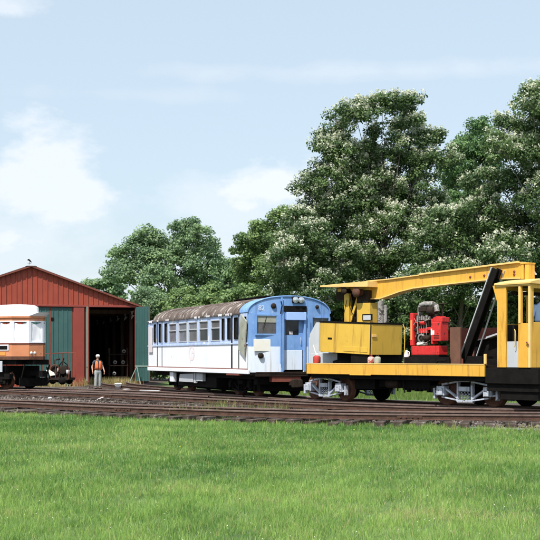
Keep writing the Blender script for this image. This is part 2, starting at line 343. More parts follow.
# ------------------------------------------------------------------ railway tracks
def smooth_line(pts, step=.5):
    P = np.array(pts, float); d = np.r_[0, np.cumsum(np.hypot(*np.diff(P, axis=0).T))]
    # Catmull-Rom through the points, resampled
    res = []
    for i in range(len(P)-1):
        p0, p1, p2, p3 = P[max(i-1,0)], P[i], P[i+1], P[min(i+2, len(P)-1)]
        for t in np.linspace(0, 1, 12, endpoint=False):
            res.append(.5*((2*p1)+(-p0+p2)*t+(2*p0-5*p1+4*p2-p3)*t*t+(-p0+3*p1-3*p2+p3)*t**3))
    res.append(P[-1]); Q = np.array(res); s = np.r_[0, np.cumsum(np.hypot(*np.diff(Q, axis=0).T))]
    u = np.arange(0, s[-1], step); return np.c_[np.interp(u, s, Q[:,0]), np.interp(u, s, Q[:,1])]
RP = [(-.065,.15),(.065,.15),(.065,.162),(.012,.175),(.012,.255),(.036,.265),(.036,.297),(.028,.302),(-.028,.302),(-.036,.297),(-.036,.265),(-.012,.255),(-.012,.175),(-.065,.162)]
tie_proto = []
for k in range(8):
    b = MB(); b.box(-.12, .12, -1.42+random.uniform(-.1,.1), 1.35+random.uniform(-.1,.1), -.06, .148)
    me_o = b.build('tie', ('tie','tie','tie_grey')[k%3], None, .02); tie_proto.append(me_o)
def track(line, label, gauge=1.5, skip=(0, 0), ties=True, sp=.56):
    """line = near rail; the far rail lies a gauge to its left"""
    P = smooth_line(line); T = np.gradient(P, axis=0); T /= np.hypot(T[:,0], T[:,1])[:,None]; Nn = np.c_[-T[:,1], T[:,0]]
    t = thing('railway_track', label, 'railway track', loc=(P[0,0], P[0,1], 0), group='tracks of the yard')
    for off in (0, gauge):
        b = MB(); n = len(RP); C = P+Nn*off-P[0]; vs = []
        for c, q in zip(C, Nn): vs += [(c[0]+q[0]*a, c[1]+q[1]*a, z) for a, z in RP]
        for i in range(len(C)-1):
            for k in range(n):
                b.cur = 1 if k == 7 else (2 if k in (5,6,8,9) else 0)
                b.f.append((i*n+k, i*n+(k+1)%n, (i+1)*n+(k+1)%n, (i+1)*n+k)); b.mi.append(b.cur); b.sm.append(False)
        b.v = vs; b.build('rail', ['rail_side', 'rail_top', 'rail_head'], t)
    for u in np.arange(3.1, len(P)*.5-1, 9.2):
        i = int(u*2); 
        for off in (0, gauge):
            a = math.atan2(T[i,1], T[i,0]); fb = MB(); fb.box(-.32,.32,-.045,-.015,.18,.245)
            for k in (-.22,-.08,.08,.22): fb.box(k-.02,k+.02,-.07,-.045,.2,.235)
            fo = fb.build('joint_bar', 'rail_side', t, .004); c = P[i]+Nn[i]*off-P[0]; fo.location = (c[0], c[1], 0); fo.rotation_euler = (0,0,a)
    if ties:
        s = np.r_[0, np.cumsum(np.hypot(*np.diff(P, axis=0).T))]; u = .2; cnt = 0
        while u < s[-1] and cnt < 98:
            x = np.interp(u, s, P[:,0]); y = np.interp(u, s, P[:,1]); i = min(int(np.searchsorted(s, u)), len(P)-1)
            c = tie_proto[0] if False else random.choice(tie_proto).copy(); COL.objects.link(c); c.parent = t
            lo = random.gauss(0,.07); c.location = (x+Nn[i,0]*(gauge/2+lo)-P[0,0], y+Nn[i,1]*(gauge/2+lo)-P[0,1], random.uniform(-.05, .0))
            c.rotation_euler = (random.uniform(-.015,.015), random.uniform(-.05,.05), math.atan2(T[i,1], T[i,0])+random.uniform(-.09,.09))
            u += sp+random.uniform(-.05,.05); cnt += 1
    return P, Nn
ZR = .30
Nl = [gp(px, py, ZR) for px, py in ((-330,395),(-200,397.5),(-80,399.8),(0,401.6),(80,405.2),(160,408),(240,410.6),(320,412.8),(400,413.9),(480,414.5),(540,414.8),(640,415)) ]
Ml = [gp(px, py, ZR) for px, py in ((-300,383.5),(-150,386.6),(0,390.3),(120,394.3),(200,398),(280,402),(360,405),(440,407.3),(540,409),(640,410.2))]
tN = track(Nl, 'rusty track nearest the lawn, its tie ends sticking out of the ballast')
tM = track(Ml, 'rusty track running between the lawn side track and the crane car')
Kl = [(-9.7-.75,80),(-9.45-.75,70),(-7.9-.72,61.5),(-4.69,52.25),(-2.3,46.75),(.05,41.3),(1.0,39.95),(1.8,38.9),(2.64,37.9),(6.38,33.35),(8.4,31.0),(11,28.2)]
tK = track(Kl, 'rusty track under the blue rail car and the yellow crane car')
Ol = [gp(px, py, ZR) for px, py in ((-160,385.0),(-60,386.6),(0,388.2),(60,389.8),(120,391.6),(180,394.4),(215,396.4))]
tO = track(Ol, 'rusty track under the orange and white trolley car')
for o in tie_proto: bpy.data.objects.remove(o)

# ballast stones: uncountable, one object
def stones():
    pts = []
    for (P, Nn), w, dens in ((tN, 1.6, 520), (tM, 1.6, 330), (tK, 1.5, 170), (tO, 1.5, 170)):
        n = int(len(P)*.5*dens*.9); i = rng.integers(0, len(P), n); off = .75+rng.uniform(-w, w, n); off = np.where(off < -.55, off+rng.uniform(0,1,n)*.9, off)
        q = P[i]+Nn[i]*off[:,None]+rng.uniform(-.35,.35,(n,2)); pts.append(q)
    n = 9000; u = rng.uniform(-30, 160, n); v = rng.uniform(390, 404, n)
    d = F*H/(v-HY); pts.append(np.c_[(u-270)*d/F, d])
    u = rng.uniform(-60, 150, 5000); v = 394.0+(u+60)*.026+rng.normal(0,1.3,5000); d = F*H/(v-HY); pts.append(np.c_[(u-270)*d/F, d])
    P = np.concatenate(pts); P = P[(P[:,1] < 72) & (np.abs(P[:,0]) < P[:,1]*.235+2.5)]
    P = P[inside(P[:,0], P[:,1], yard_pts)]
    base = np.array([(1,0,0),(-1,0,0),(0,1,0),(0,-1,0),(0,0,1),(0,0,-.6)]); fc = np.array([(0,2,4),(2,1,4),(1,3,4),(3,0,4),(2,0,5),(1,2,5),(3,1,5),(0,3,5)])
    n = len(P); s = rng.gamma(4, .008, n)+.014; V = base[None]*s[:,None,None]*rng.uniform(.6,1.3,(n,6,1))
    a = rng.uniform(0, 6.28, n); ca, sa = np.cos(a)[:,None], np.sin(a)[:,None]
    X = V[:,:,0]*ca-V[:,:,1]*sa+P[:,0:1]; Y = V[:,:,0]*sa+V[:,:,1]*ca+P[:,1:2]; Z = V[:,:,2]*.8+(s*.3+rng.uniform(0,.03,n))[:,None]
    Vv = np.stack([X,Y,Z], -1).reshape(-1,3); Fc = (fc[None]+(np.arange(n)*6)[:,None,None]).reshape(-1,3)
    o = nmesh('ballast_gravel', Vv, Fc, M['stone'], np.repeat(rng.uniform(0,1,n), 8)); tag(o, 'grey brown ballast gravel strewn along the tracks', 'gravel', kind='stuff')
M['stone'] = leafmat('stone', (.035,.027,.023), (.15,.125,.11), trans=0, rough=.95, soil=(.22,.19,.17))
stones()

# ------------------------------------------------------------------ grass and weeds
def blades(name, X, Y, h, w, m, lean=.45, segs=2, z0=0.0, vv=None):
    n = len(X); a = rng.uniform(0, 6.28, n); fx, fy = np.cos(a), np.sin(a); la = rng.uniform(0, 6.28, n); ll = np.abs(rng.normal(0, lean, n))*h
    lx, ly = np.cos(la)*ll, np.sin(la)*ll
    if segs == 2:
        r = [(-1,0,0),(1,0,0),(.75,.55,.3),(-.75,.55,.3),(0,1,1)]
        V = np.stack([np.stack([X+fx*w*k/2+lx*l, Y+fy*w*k/2+ly*l, z0+h*(t if t < 1 else 1)*np.sqrt(np.clip(1-(ll/h*l)**2*.35, .2, 1))], -1) for k, t, l in r], 1)
        i = np.arange(n)[:,None]*5
        Fq = np.concatenate([i+np.array([[0,1,2]]), i+np.array([[0,2,3]]), i+np.array([[3,2,4]])], 1).reshape(-1,3); rep = 3
    else:
        V = np.stack([np.stack([X-fx*w/2, Y-fy*w/2, z0+0*h], -1), np.stack([X+fx*w/2, Y+fy*w/2, z0+0*h], -1), np.stack([X+lx, Y+ly, z0+h*np.sqrt(np.clip(1-(ll/h)**2*.35,.2,1))], -1)], 1)
        Fq = (np.arange(n)[:,None]*3+np.array([[0,1,2]])); rep = 1
    v = vv if vv is not None else np.clip(rng.normal(.45,.2,n), 0, 1)
    return nmesh(name, V.reshape(-1,3), Fq, m, np.repeat(v, rep))
def edge_y(x):   # near edge of the yard: lawn lies nearer than this
    A = np.array(yard_pts[:10]); return np.interp(x, A[:,0], A[:,1])
def lawn():
    out = []
    for y0, y1, dens in ((8.6,11,3000),(11,13,2600),(13,16,1900),(16,20,1350),(20,25,950),(25,31,700),(31,39,560)):
        wd = y1*.235+2.2; n = int((y1-y0)*2*wd*dens); x = rng.uniform(-wd, wd, n); y = rng.uniform(y0, y1, n)
        k = y < edge_y(x)-.3+.18*np.sin(x*2.3)+.12*np.sin(x*5.1)+rng.normal(0,.14,n); x, y = x[k], y[k]
        # clumped growth: thin out in a mottled pattern
        m = np.sin(x*2.1+np.sin(y*1.3)*2)*np.sin(y*1.7+np.sin(x*1.9)*2); p = np.sin(x*9+y*3)*np.sin(y*8-x*5)
        k = rng.uniform(0,1,len(x)) < .72+.18*m+.15*p
        x, y, m, p = x[k], y[k], m[k], p[k]
        q_ = np.sin(x*17+np.sin(y*6)*2)*np.sin(y*9+np.sin(x*8)*2); hs = .078*(1+.28*m+.25*p+.35*q_)*rng.uniform(.55,1.35,len(x)); ws = .0052*(y/12)**.75*rng.uniform(.7,1.4,len(x))
        big = np.sin(x*.55+y*.23+1)*np.sin(y*.42-x*.3); dry = rng.uniform(0,1,len(x)) < .05+.05*(big > .3)+.04*(m < -.4); v = np.clip(rng.normal(.42,.2,len(x))+.12*m+.16*big+.14*q_+np.clip((17-y)*.02,-.12,.13), 0, .8); v[dry] = 1.25
        out.append((x, y, hs, ws, v))
    x, y, h, w, v = [np.concatenate(a) for a in zip(*out)]
    o = blades('grass', x, y, h, w, M['grass'], .5, 2, 0, v); tag(o, 'green lawn grass in front of the tracks', 'grass', kind='stuff')
    # clover heads and dandelions
    n = 1100; yy = 9+26*rng.uniform(0,1,n)**1.2; xx = rng.uniform(-1,1,n)*(yy*.235+2)
    k = (yy < edge_y(xx)-.3) & (rng.uniform(0,1,n) < .5+.5*np.sin(xx*1.1+1)*np.sin(yy*.8)); xx, yy = xx[k], yy[k]
    c = MB(); 
    for a, b in zip(xx, yy):
        z = random.uniform(.05,.085); r = random.uniform(.004,.008)
        c.add([(a-r,b,z),(a+r,b,z),(a,b-r,z),(a,b+r,z),(a,b,z+r),(a,b,z-r)], [(0,2,4),(2,1,4),(1,3,4),(3,0,4),(0,2,5),(2,1,5),(1,3,5),(3,0,5)])
    tag(c.build('clover_flowers', 'clover'), 'tiny white clover heads scattered through the lawn', 'flowers', kind='stuff')
    f = MB()
    for px, py in ((354,430),(519,446),(180,447)):
        a, b = gp(px, py, .08)
        for k in range(10):
            t = 6.28*k/10; f.add([(a,b,.085),(a+.022*math.cos(t),b+.022*math.sin(t),.095),(a+.022*math.cos(t+.5),b+.022*math.sin(t+.5),.095)], [(0,1,2)])
    tag(f.build('dandelions', 'petal'), 'yellow dandelion flowers dotted in the lawn', 'flowers', kind='stuff')
lawn()
def field_grass():
    n = 60000; x = rng.uniform(-1, 22, n); y = rng.uniform(33, 62, n)
    k = ~inside(x, y, yard_pts) & (x < y*.235+3); x, y = x[k], y[k]
    o = blades('field_grass', x, y, rng.uniform(.1,.38,len(x)), rng.uniform(.012,.03,len(x)), M['weed_green'], .35, 1); tag(o, 'rough sunlit grass behind the crane car', 'grass', kind='stuff')
M['weed_green'] = leafmat('weed_green', (.07,.14,.03), (.25,.33,.08), trans=.4, soil=(.42,.4,.18))
field_grass()
def weeds():
    X, Y, Hh, Wd = [], [], [], []
    def tuft(x, y, n, r, h, w=.012):
        X.extend(x+rng.normal(0, r, n)); Y.extend(y+rng.normal(0, r, n)); Hh.extend(h*rng.uniform(.4,1.15,n)); Wd.extend(np.full(n, w)*rng.uniform(.6,1.5,n))
    for px, py, n, r, h in ((218,409,90,.25,.45),(231,411,70,.3,.4),(258,411,60,.25,.35),(279,414,90,.18,.45),(288,412,50,.5,.2),(265,416,80,.5,.2),(200,416,90,.35,.3),(183,417,80,.2,.5),
                            (55,411,60,.4,.2),(8,414,60,.5,.18),(77,412,30,.2,.3),(208,416,40,.2,.35),(238,419,60,.5,.18),(530,430,80,.4,.22),(449,428,40,.3,.25),(340,424,40,.4,.18),
                            (150,417,60,.4,.2),(120,416,60,.4,.15),(20,413,70,.6,.15),(100,415,70,.6,.15),(300,423,70,.6,.16),(400,426,70,.6,.16),(490,429,70,.6,.16)):
        x, y = gp(px, py, .05); tuft(x, y, n, r, h)
    o = blades('weeds', np.array(X), np.array(Y), np.array(Hh), np.array(Wd), M['weed'], .3, 2); tag(o, 'spindly yellow green weeds growing through the tracks', 'weeds', kind='stuff')
    X, Y, Hh, Wd = [], [], [], []
    for k in range(46):     # dry straw at the barn doors
        px = random.uniform(74, 137); x, y = (px-270)*69.2/F, 69.2+random.uniform(-.8,.4); tuft(x, y, 45, .2, .55, .02)
    for k in range(14):
        px = random.uniform(30, 74); x, y = (px-270)*68/F, 68+random.uniform(-1,.5); tuft(x, y, 30, .25, .4, .02)
    o = blades('dry_grass', np.array(X), np.array(Y), np.array(Hh), np.array(Wd), M['straw'], .3, 2); tag(o, 'dry straw coloured grass at the foot of the barn doors', 'grass', kind='stuff')
M['straw'] = leafmat('straw', (.25,.22,.08), (.55,.45,.22), trans=.3)
weeds()

# ------------------------------------------------------------------ barn
BF = Fr(-7.72, 70.0, .964, .265)
def barn():
    t = thing('red_barn', 'red metal train barn with a low gable and green doors', 'barn', BF)
    x0d, x1d = BF.x(87), BF.x(135); xl = -27.6; xa = xl/2
    ze = 4.75; za = BF.z(BF.x(31), 0, 266.6); xa = BF.x(31); zhead = BF.z(x0d, 0, 306.6)
    xl = 2*xa
    top = lambda u: ze+(za-ze)*(1-abs(u-xa)/abs(xa))
    lx0, lx1 = BF.x(24), BF.x(72.5)
    b = MB(); wall(b, [xl, xa, 0], top, 0, [(x0d, x1d, 0, zhead), (lx0, lx1, 0, zhead)], lambda u, z, d: (u, d, z), .12)
    u = xl+.15
    while u < -.1:        # standing ribs of the metal siding
        inl = (x0d-.1 < u < x1d+.1) or (lx0-.1 < u < lx1+.1)
        z0 = zhead+.1 if inl else 0
        b.prism([(u-.045,-.003),(u-.02,-.04),(u+.02,-.04),(u+.045,-.003)], z0, top(u)-.05, 'z')
        u += .3
    b.build('front_wall', 'barn_red', t)
    part('side_wall', 'barn_red', t, lambda b: (b.box(-.12, 0, .12, 26, 0, ze)), label=None)
    part('side_wall', 'barn_red', t, lambda b: (b.box(xl, xl+.12, .12, 26, 0, ze)))
    b = MB(); wall(b, [xl, xa, 0], top, 0, [], lambda u, z, d: (u, 26+d, z), .12); b.build('back_wall', 'barn_red', t)
    b = MB()
    for sx in (0, 1):
        xe = .18 if sx == 0 else xl-.18
        zz = top(0)-.06
        b.prism([(xe, zz-.02), (xa, za+.03), (xa, za+.1), (xe, zz+.05)], -.25, 26.2, 'y')
    b.build('roof', 'barn_roof', t)
    b = MB()
    for xe in (.2, xl-.2):
        b.prism([(xe, ze-.12), (xa, za-.03), (xa, za+.05), (xe, ze-.02)], -.28, -.252, 'y')
    b.build('gable_trim', 'rust_panel', t)
    part('ridge_vent', 'grey_panel', t, lambda b: b.prism([(xa-.34, za+.0),(xa-.2,za+.1),(xa+.2,za+.1),(xa+.34,za+.0)], -.31, .3, 'y'), .01)
    # weathervane at the ridge
    def vane(b):
        b.tube([(xa-.08,0,za+.1),(xa-.08,0,za+.4)], .012, 6); b.tube([(xa-.2,0,za+.2),(xa+.02,0,za+.2)], .01, 6)
        b.prism([(xa-.24,za+.38),(xa-.16,za+.36),(xa-.06,za+.3),(xa+.02,za+.22),(xa+.03,za+.3),(xa-.05,za+.4),(xa-.13,za+.46)], -.01, .01, 'y')
    part('weathervane', 'black_steel', t, vane)
    # corner / jamb trims: red post between the doors
    part('door_post', 'barn_trim', t, lambda b: b.box(BF.x(73.5), BF.x(84), -.12, -.003, 0, zhead+.02), .01)
    part('door_header', 'barn_trim', t, lambda b: b.box(lx0-.1, x1d+.12, -.15, -.045, zhead-.03, zhead+.09), .01)
    part('door_jamb', 'barn_trim', t, lambda b: b.box(x1d-.02, x1d+.12, -.1, -.042, 0, zhead-.035))
    # closed left doors (two leaves) and hanging track
    mid = BF.x(50)
    for a, c in ((lx0+.02, mid-.06), (mid+.06, lx1-.02)):
        def leaf(b, a=a, c=c):
            b.box(a, c, -.02, .03, .08, zhead-.06); u = a+.12
            while u < c-.05: b.prism([(u-.04,-.0205),(u-.018,-.05),(u+.018,-.05),(u+.04,-.0205)], .1, zhead-.1, 'z'); u += .28
        d = part('door', 'barn_green', t, leaf)
        part('hinge_strap', 'black_steel', d, lambda b, a=a, c=c: (b.box(a, a+.16, -.06, -.0505, 3.9, 4.1), b.box(a, a+.16, -.06, -.0505, .5, .66)))
    part('door_seam', 'rust_panel', t, lambda b: b.box(mid-.055, mid+.055, -.03, .02, .05, zhead-.04))
    # open right door: two leaves swung out towards the viewer
    def open_leaf(hx, vx, vy, wdt, label, m='barn_green', z0=.3):
        v = Vector((vx, vy, 0)).normalized(); n = Vector((-v.y, v.x, 0))
        b = MB(); p = Vector((hx, -.13, 0)); q = p+v*wdt
        b.bar(p+Vector((0,0,(z0+zhead)/2)), q+Vector((0,0,(z0+zhead)/2)), .05, zhead-z0, (0,0,1))
        u = .1
        while u < wdt-.05:
            c = p+v*u
            for s in (-1, 1): b.bar(c+n*s*.035+Vector((0,0,z0+.02)), c+n*s*.035+Vector((0,0,zhead-.05)), .05, .02, n)
            u += .28
        o = b.build('door', m, t, label=label)
        e = MB(); e.box(-.035,.035,-.035,.035,z0-.05,zhead+.06); eo = e.build('edge_trim', 'rust_panel', o); eo.location = q
        e = MB(); e.bar(p+n*-.04+Vector((0,0,1.2)), q+n*-.04+Vector((0,0,1.2)), .02, .1); e.build('cross_rail', 'pale_green', o)
        return o
    # free end of the right-hand leaf is seen at px 147
    open_leaf(x1d+.02, .64, -1.22, 1.38, 'green door leaf swung wide open beside the blue rail car')
    open_leaf(x0d-.02, -.045, -1.0, 1.35, 'pale green door leaf seen almost edge on', 'pale_green')
    # interior: posts, floor dirt, purlins
    def frame(b):
        for yy in (3, 7, 11, 15, 19, 23):
            for xx in (-.3, xl/2+.6, xl+.3): b.box(xx-.1, xx+.1, yy-.1, yy+.1, 0, ze-.1)
            b.bar((xl+.3, yy, ze-.15), (-.3, yy, ze-.15), .06, .25)
    part('frame_posts', 'timber', t, frame)
    for k, (px, py, hh) in enumerate(((132.6,315,4.6),(125.6,316.5,4.4),(118,318,4.2),(110.8,319.7,3.9),(103.8,321.3,3.6),(97.7,322.4,3.4),(91.2,324.4,3.1))):
        d_ = F*(4.38-H)/(HY-py); X_ = (px-270)*d_/F; lx = (X_-BF.ox)*BF.ax+(d_-BF.oy)*BF.ay; ly = -(X_-BF.ox)*BF.ay+(d_-BF.oy)*BF.ax; w_ = 1.55*d_/F; h_ = hh*d_/F
        part('truss_gusset', 'cap', t, lambda b: b.prism([(lx-w_, 4.38-h_), (lx+w_*1.3, 4.38-h_*.1), (lx-w_*.2, 4.38+h_*.05), (lx+w_*1.1, 4.38+h_), (lx-w_*1.3, 4.38+h_*.8), (lx-w_*.5, 4.38)], ly, ly+.04, 'y'))
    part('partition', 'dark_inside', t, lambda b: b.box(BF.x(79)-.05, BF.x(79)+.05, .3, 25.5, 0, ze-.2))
    return t, x0d, x1d, zhead
barn_o, bx0, bx1, bzh = barn()
def workbench():
    fr = Fr(*BF.w(BF.x(128), 1.6), .964, .265)
    t = thing('scrap_rack', 'dim steel rack with pale round parts just inside the barn door', 'rack', fr)
    def fra(b):
        for x in (-.9,.2):
            for y in (0,.5): b.box(x-.03,x+.03,y-.03,y+.03,0,2.3)
        for z in (.5,1.2,1.9): b.box(-.95,.25,-.05,.55,z,z+.04)
    part('frame', 'brown_black', t, fra)
    for x, z in ((-.55,1.42),(-.05,1.42),(-.6,.72),(.0,2.1)):
        part('pulley', 'grey_dim', t, lambda b, x=x, z=z: b.lathe([(.05,-.05),(.11,-.05),(.13,0),(.11,.05),(.05,.05),(.05,-.05)], (x,.15,z), 'y', 16))
workbench()
def prop():
    x, y = BF.w(BF.x(131), -1.1)
    t = thing('prop_pole', 'pale leaning props standing beside the open green door leaf', 'props', loc=(x, y, 0))
    part('pole', 'pale_green', t, lambda b: b.tube([(-.35,0,0),(.15,.2,1.15)], .03, 8))
    part('pole', 'pale_green', t, lambda b: b.tube([(.42,0,0),(.17,.22,1.15)], .03, 8))
prop()

# ------------------------------------------------------------------ rail trucks (bogies)
def wheelset(parent, x, near=True, m='black_steel', r=.42, g=.75, face='rust'):
    for s in (-1, 1):
        b = MB(); b.lathe([(0,-.05),(.1,-.06),(.12,-.03),(r*.78,-.03),(r*.84,-.06),(r,-.06),(r,.05),(r+.035,.055),(r+.035,.075),(r*.8,.075),(r*.8,.02),(.12,.02),(0,.02)] if s < 0 else
                [(0,.05),(.1,.06),(.12,.03),(r*.78,.03),(r*.84,.06),(r,.06),(r,-.05),(r+.035,-.055),(r+.035,-.075),(r*.8,-.075),(r*.8,-.02),(.12,-.02),(0,-.02)], (x, s*g, .302+r), 'y', 32)
        b.build('wheel', face if s < 0 else m, parent)
def archbar_truck(parent, x0, rot=0, wb=1.75, label='silver painted truck', mp='silver'):
    b = MB(); b.box(-.2,.2,-.95,.95,.62,.85)
    for s in (-1, 1): b.tube([(s*wb/2,-.85,.72),(s*wb/2,.85,.72)], .06, 10)
    b.box(-.35,.35,-.4,.4,.85,1.0)
    t = b.build('truck', 'black_steel', parent, label=label)
    for s in (-1, 1): wheelset(t, s*wb/2)
    for s in (-1, 1):
        y = s*.98; f = MB(); hw = wb/2
        for k in (-1, 1):
            f.box(k*hw-.15, k*hw+.15, y-.11, y+.11, .60, .88)                # journal box
            f.lathe([(0,-.13*-s*-1),(.1,-.13*-s*-1)], (k*hw, y, .72), 'y', 12)
            f.box(k*hw-.11, k*hw+.11, y+s*.11, y+s*.16, .62, .82)
            f.bar((k*hw, y, .93), (k*.26, y, 1.03), .10, .055)               # upper arch bar
            f.bar((k*hw, y, .89), (k*.26, y, .52), .10, .055)                # inverted arch bar
            f.bar((k*hw, y, .56), (k*.2, y, .46), .10, .045)                 # tie bar
            f.bar((k*.27, y, .46), (k*.27, y, 1.05), .12, .06, (1,0,0))      # bolster columns
            f.bar((k*(hw+.12), y, .62), (k*(hw+.34), y, .66), .09, .05)
            f.box(k*(hw+.3)-.04, k*(hw+.3)+.04, y-.06, y+.06, .5, .82)
        f.bar((-.26, y, 1.05), (.26, y, 1.05), .12, .07); f.bar((-.3, y, .455), (.3, y, .455), .13, .07)
        for k in (-.12, 0, .12):                                            # spring nest
            f.tube([(k+.035*math.cos(a), y+.035*math.sin(a), .5+.012*a) for a in np.arange(0, 18, .8)], .016, 5)
        f.box(-.2, .2, y-.09, y+.09, .74, .88)
        f.build('side_frame', mp, t, .008)
    t.location = (x0, 0, 0); t.rotation_euler = (0, 0, rot)
    return t

# ------------------------------------------------------------------ blue rail car
A = Fr(-.78, 41.0, .397, -.918); cx, cy = A.w(0, 1.62); BC = Fr(cx, cy, .397, -.918); HWD = 1.62
def blue_car():
    t = thing('rail_car', 'derelict blue and white rail car with peeling canvas roof', 'rail car', BC)
    LEN = 11.9; zs, zb, ze, zc = 1.18, 2.22, 3.34, 3.93
    X = lambda px: BC.x(px, -HWD)
    Z = lambda px, py: BC.z(X(px), -HWD, py)
    # ---- sides
    holes = []
    zt, zb2 = 3.17, 2.36
    W = [(169,176.5),(178.7,187),(188.7,197.3),(199.3,208.2),(211,220.2)]
    wins = [(X(a), X(c), zb2, zt) for a, c in W]
    nar = [(165,167.4),(222.3,224.6),(154.2,156.4),(159.2,161.4),(227.9,230.9),(234.6,238)]
    narw = [(X(a), X(c), 2.4, 3.2) for a, c in nar]
    frontwin = (X(242.5), X(246.5), 2.5, 3.2)
    hs = wins+narw+[frontwin]
    for s in (-1, 1):
        pos = lambda u, z, d, s=s: (u, s*(HWD-d), z)
        b = MB(); wall(b, [-LEN, 0], lambda u: ze, zb+.02, hs, pos, .06); b.build('upper_side_panel', 'pale_blue', t)
        b = MB(); wall(b, [-LEN, 0], lambda u: zb+.02, zs+.12, [], pos, .06); b.build('lower_side_panel', 'white_paint', t)
        part('belt_rail', 'white_paint' if s > 0 else 'pale_blue', t, lambda b, s=s: b.box(-LEN, 0, min(s*(HWD+.003), s*(HWD+.03)), max(s*(HWD+.003), s*(HWD+.03)), zb-.005, zb+.05))
        part('side_sill', 'white_paint', t, lambda b, s=s: b.box(-LEN+.05, .04, min(s*(HWD-.05), s*(HWD+.05)), max(s*(HWD-.05), s*(HWD+.05)), zs-.04, zs+.116), .015)
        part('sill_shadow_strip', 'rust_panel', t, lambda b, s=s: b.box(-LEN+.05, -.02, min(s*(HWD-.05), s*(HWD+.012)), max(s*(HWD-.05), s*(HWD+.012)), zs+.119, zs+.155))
        part('gutter', 'canvas_roof', t, lambda b, s=s: b.box(-LEN-.02, -.75, min(s*(HWD-.03), s*(HWD+.05)), max(s*(HWD-.03), s*(HWD+.05)), ze-.04, ze+.03), .008)
    # windows with frames
    for i, (a, c, z0, z1) in enumerate(wins):
        for s in (-1, 1):
            def fr_(b, s=s, a=a, c=c, z0=z0, z1=z1):
                y0, y1 = sorted((s*(HWD-.05), s*(HWD+.012))); w = .035
                b.box(a, a+w, y0, y1, z0, z1); b.box(c-w, c, y0, y1, z0, z1); b.box(a+w, c-w, y0, y1, z0, z0+w); b.box(a+w, c-w, y0, y1, z1-w, z1)
                b.box(a+w, c-w, y0, y1, 2.84, 2.88)
            f = part('window', 'grey_panel', t, fr_)
            g1 = ['glass_dirty','glass_dirty','glass_grimy','glass','glass'][i]
            part('pane', 'glass_grimy' if i > 2 else 'glass_dirty', f, lambda b, s=s, a=a, c=c: b.box(a+.036, c-.036, s*HWD-.03*s-.003, s*HWD-.03*s+.003, 2.881, z1-.036))
            part('pane', g1, f, lambda b, s=s, a=a, c=c: b.box(a+.036, c-.036, s*HWD-.03*s-.003, s*HWD-.03*s+.003, z0+.036, 2.839))
    for i, (a, c, z0, z1) in enumerate(narw):
        for s in (-1, 1):
            f = part('window', 'black_steel', t, lambda b, s=s: (b.box(a, a+.02, s*HWD-.03, s*HWD+.03, z0, z1), b.box(c-.02, c, s*HWD-.03, s*HWD+.03, z0, z1),
                     b.box(a+.02, c-.02, s*HWD-.03, s*HWD+.03, z1-.02, z1), b.box(a+.02, c-.02, s*HWD-.03, s*HWD+.03, z0, z0+.02)))
            part('pane', 'glass_grimy' if i < 4 else 'glass', f, lambda b, s=s: b.box(a+.021, c-.021, s*(HWD-.04)-.003, s*(HWD-.04)+.003, z0+.021, z1-.021))
    # door gaps (dark seams), rear and front pairs
    for px, w in ((157.5,.05),(162.2,.04),(232.0,.11),(239.0,.05)):
        x = X(px)
        part('door_seam', 'black_steel', t, lambda b: b.box(x-w/2, x+w/2, -HWD-.016, -HWD-.004, zs+.16, ze-.05))
    for s in (-1, 1):
        part('door_step', 'rust_panel', t, lambda b, s=s: b.box(X(228), X(240), min(s*(HWD-.1), s*(HWD+.07)), max(s*(HWD-.1), s*(HWD+.07)), zs-.1, zs-.045))
    # torn pale panel at the rear corner, board hanging at the cab window
    part('loose_panel', 'pale_panel', t, lambda b: b.box(X(149.6), X(153.2), -HWD-.06, -HWD-.03, 1.95, 3.1), .004, 'faded pink grey panel hanging at the rear corner')
    xa, xb, xc = X(240.2), X(247.5), X(249.5)
    part('hanging_board', 'mossy_panel', t, lambda b: b.prism([(X(243.2),3.3),(X(248.6),3.02),(X(246.5),1.75),(X(240.4),2.05)], -HWD-.1, -HWD-.05, 'y'), .006, 'mossy grey board hanging askew below the cab window')
    # faded round emblem on the white side
    ex, ez = X(191.6), Z(191.6, 352.6)
    def emblem(b):
        ring = [(math.cos(a), math.sin(a)) for a in np.linspace(.5, 2*math.pi-.15, 22)]; ro, ri = .33, .2
        for (a0, b0), (a1, b1) in zip(ring[:-1], ring[1:]):
            b.add([(ex+a0*ro*1.1,-HWD-.006,ez+b0*ro),(ex+a1*ro*1.1,-HWD-.006,ez+b1*ro),(ex+a1*ri*1.1,-HWD-.006,ez+b1*ri),(ex+a0*ri*1.1,-HWD-.006,ez+b0*ri)], [(0,1,2,3)])
        b.box(ex, ex+.34, -HWD-.008, -HWD-.004, ez-.02, ez+.08); b.box(ex-.03, ex+.06, -HWD-.009, -HWD-.0045, ez-.3, ez-.02)
    part('emblem', 'pink_logo', t, emblem, label='faded pink round emblem')
    # ---- roof
    def sect(y):      # height above eave across the car
        q = min(1, abs(y)/(HWD+.02)); return ze+(zc-ze)*math.sqrt(max(0, 1-q**2.3))
    ys = [-(HWD+.02)*math.cos(a) for a in np.linspace(0, math.pi, 33)]
    def roof(b, xs, f, lift=0, under=True):
        n = len(ys); vs = []
        for x in xs:
            k = f(x); vs += [(x, yy*(1 if k > .99 else .2+.8*k)*1.0, ze+(sect(yy)-ze)*k+lift) for yy in ys]
        b.add(vs, [(i*n+j, i*n+j+1, (i+1)*n+j+1, (i+1)*n+j) for i in range(len(xs)-1) for j in range(n-1)], True)
    dome = lambda x: 1 if x > -LEN+.9 else math.sqrt(max(0, 1-((-LEN+.9-x)/.95)**2))
    o = part('roof', 'canvas_roof', t, lambda b: roof(b, [-LEN-.03, -LEN+.05, -LEN+.15, -LEN+.3, -LEN+.5, -LEN+.7, -LEN+.9]+list(np.linspace(-LEN+1.2, -.7, 40)), dome))
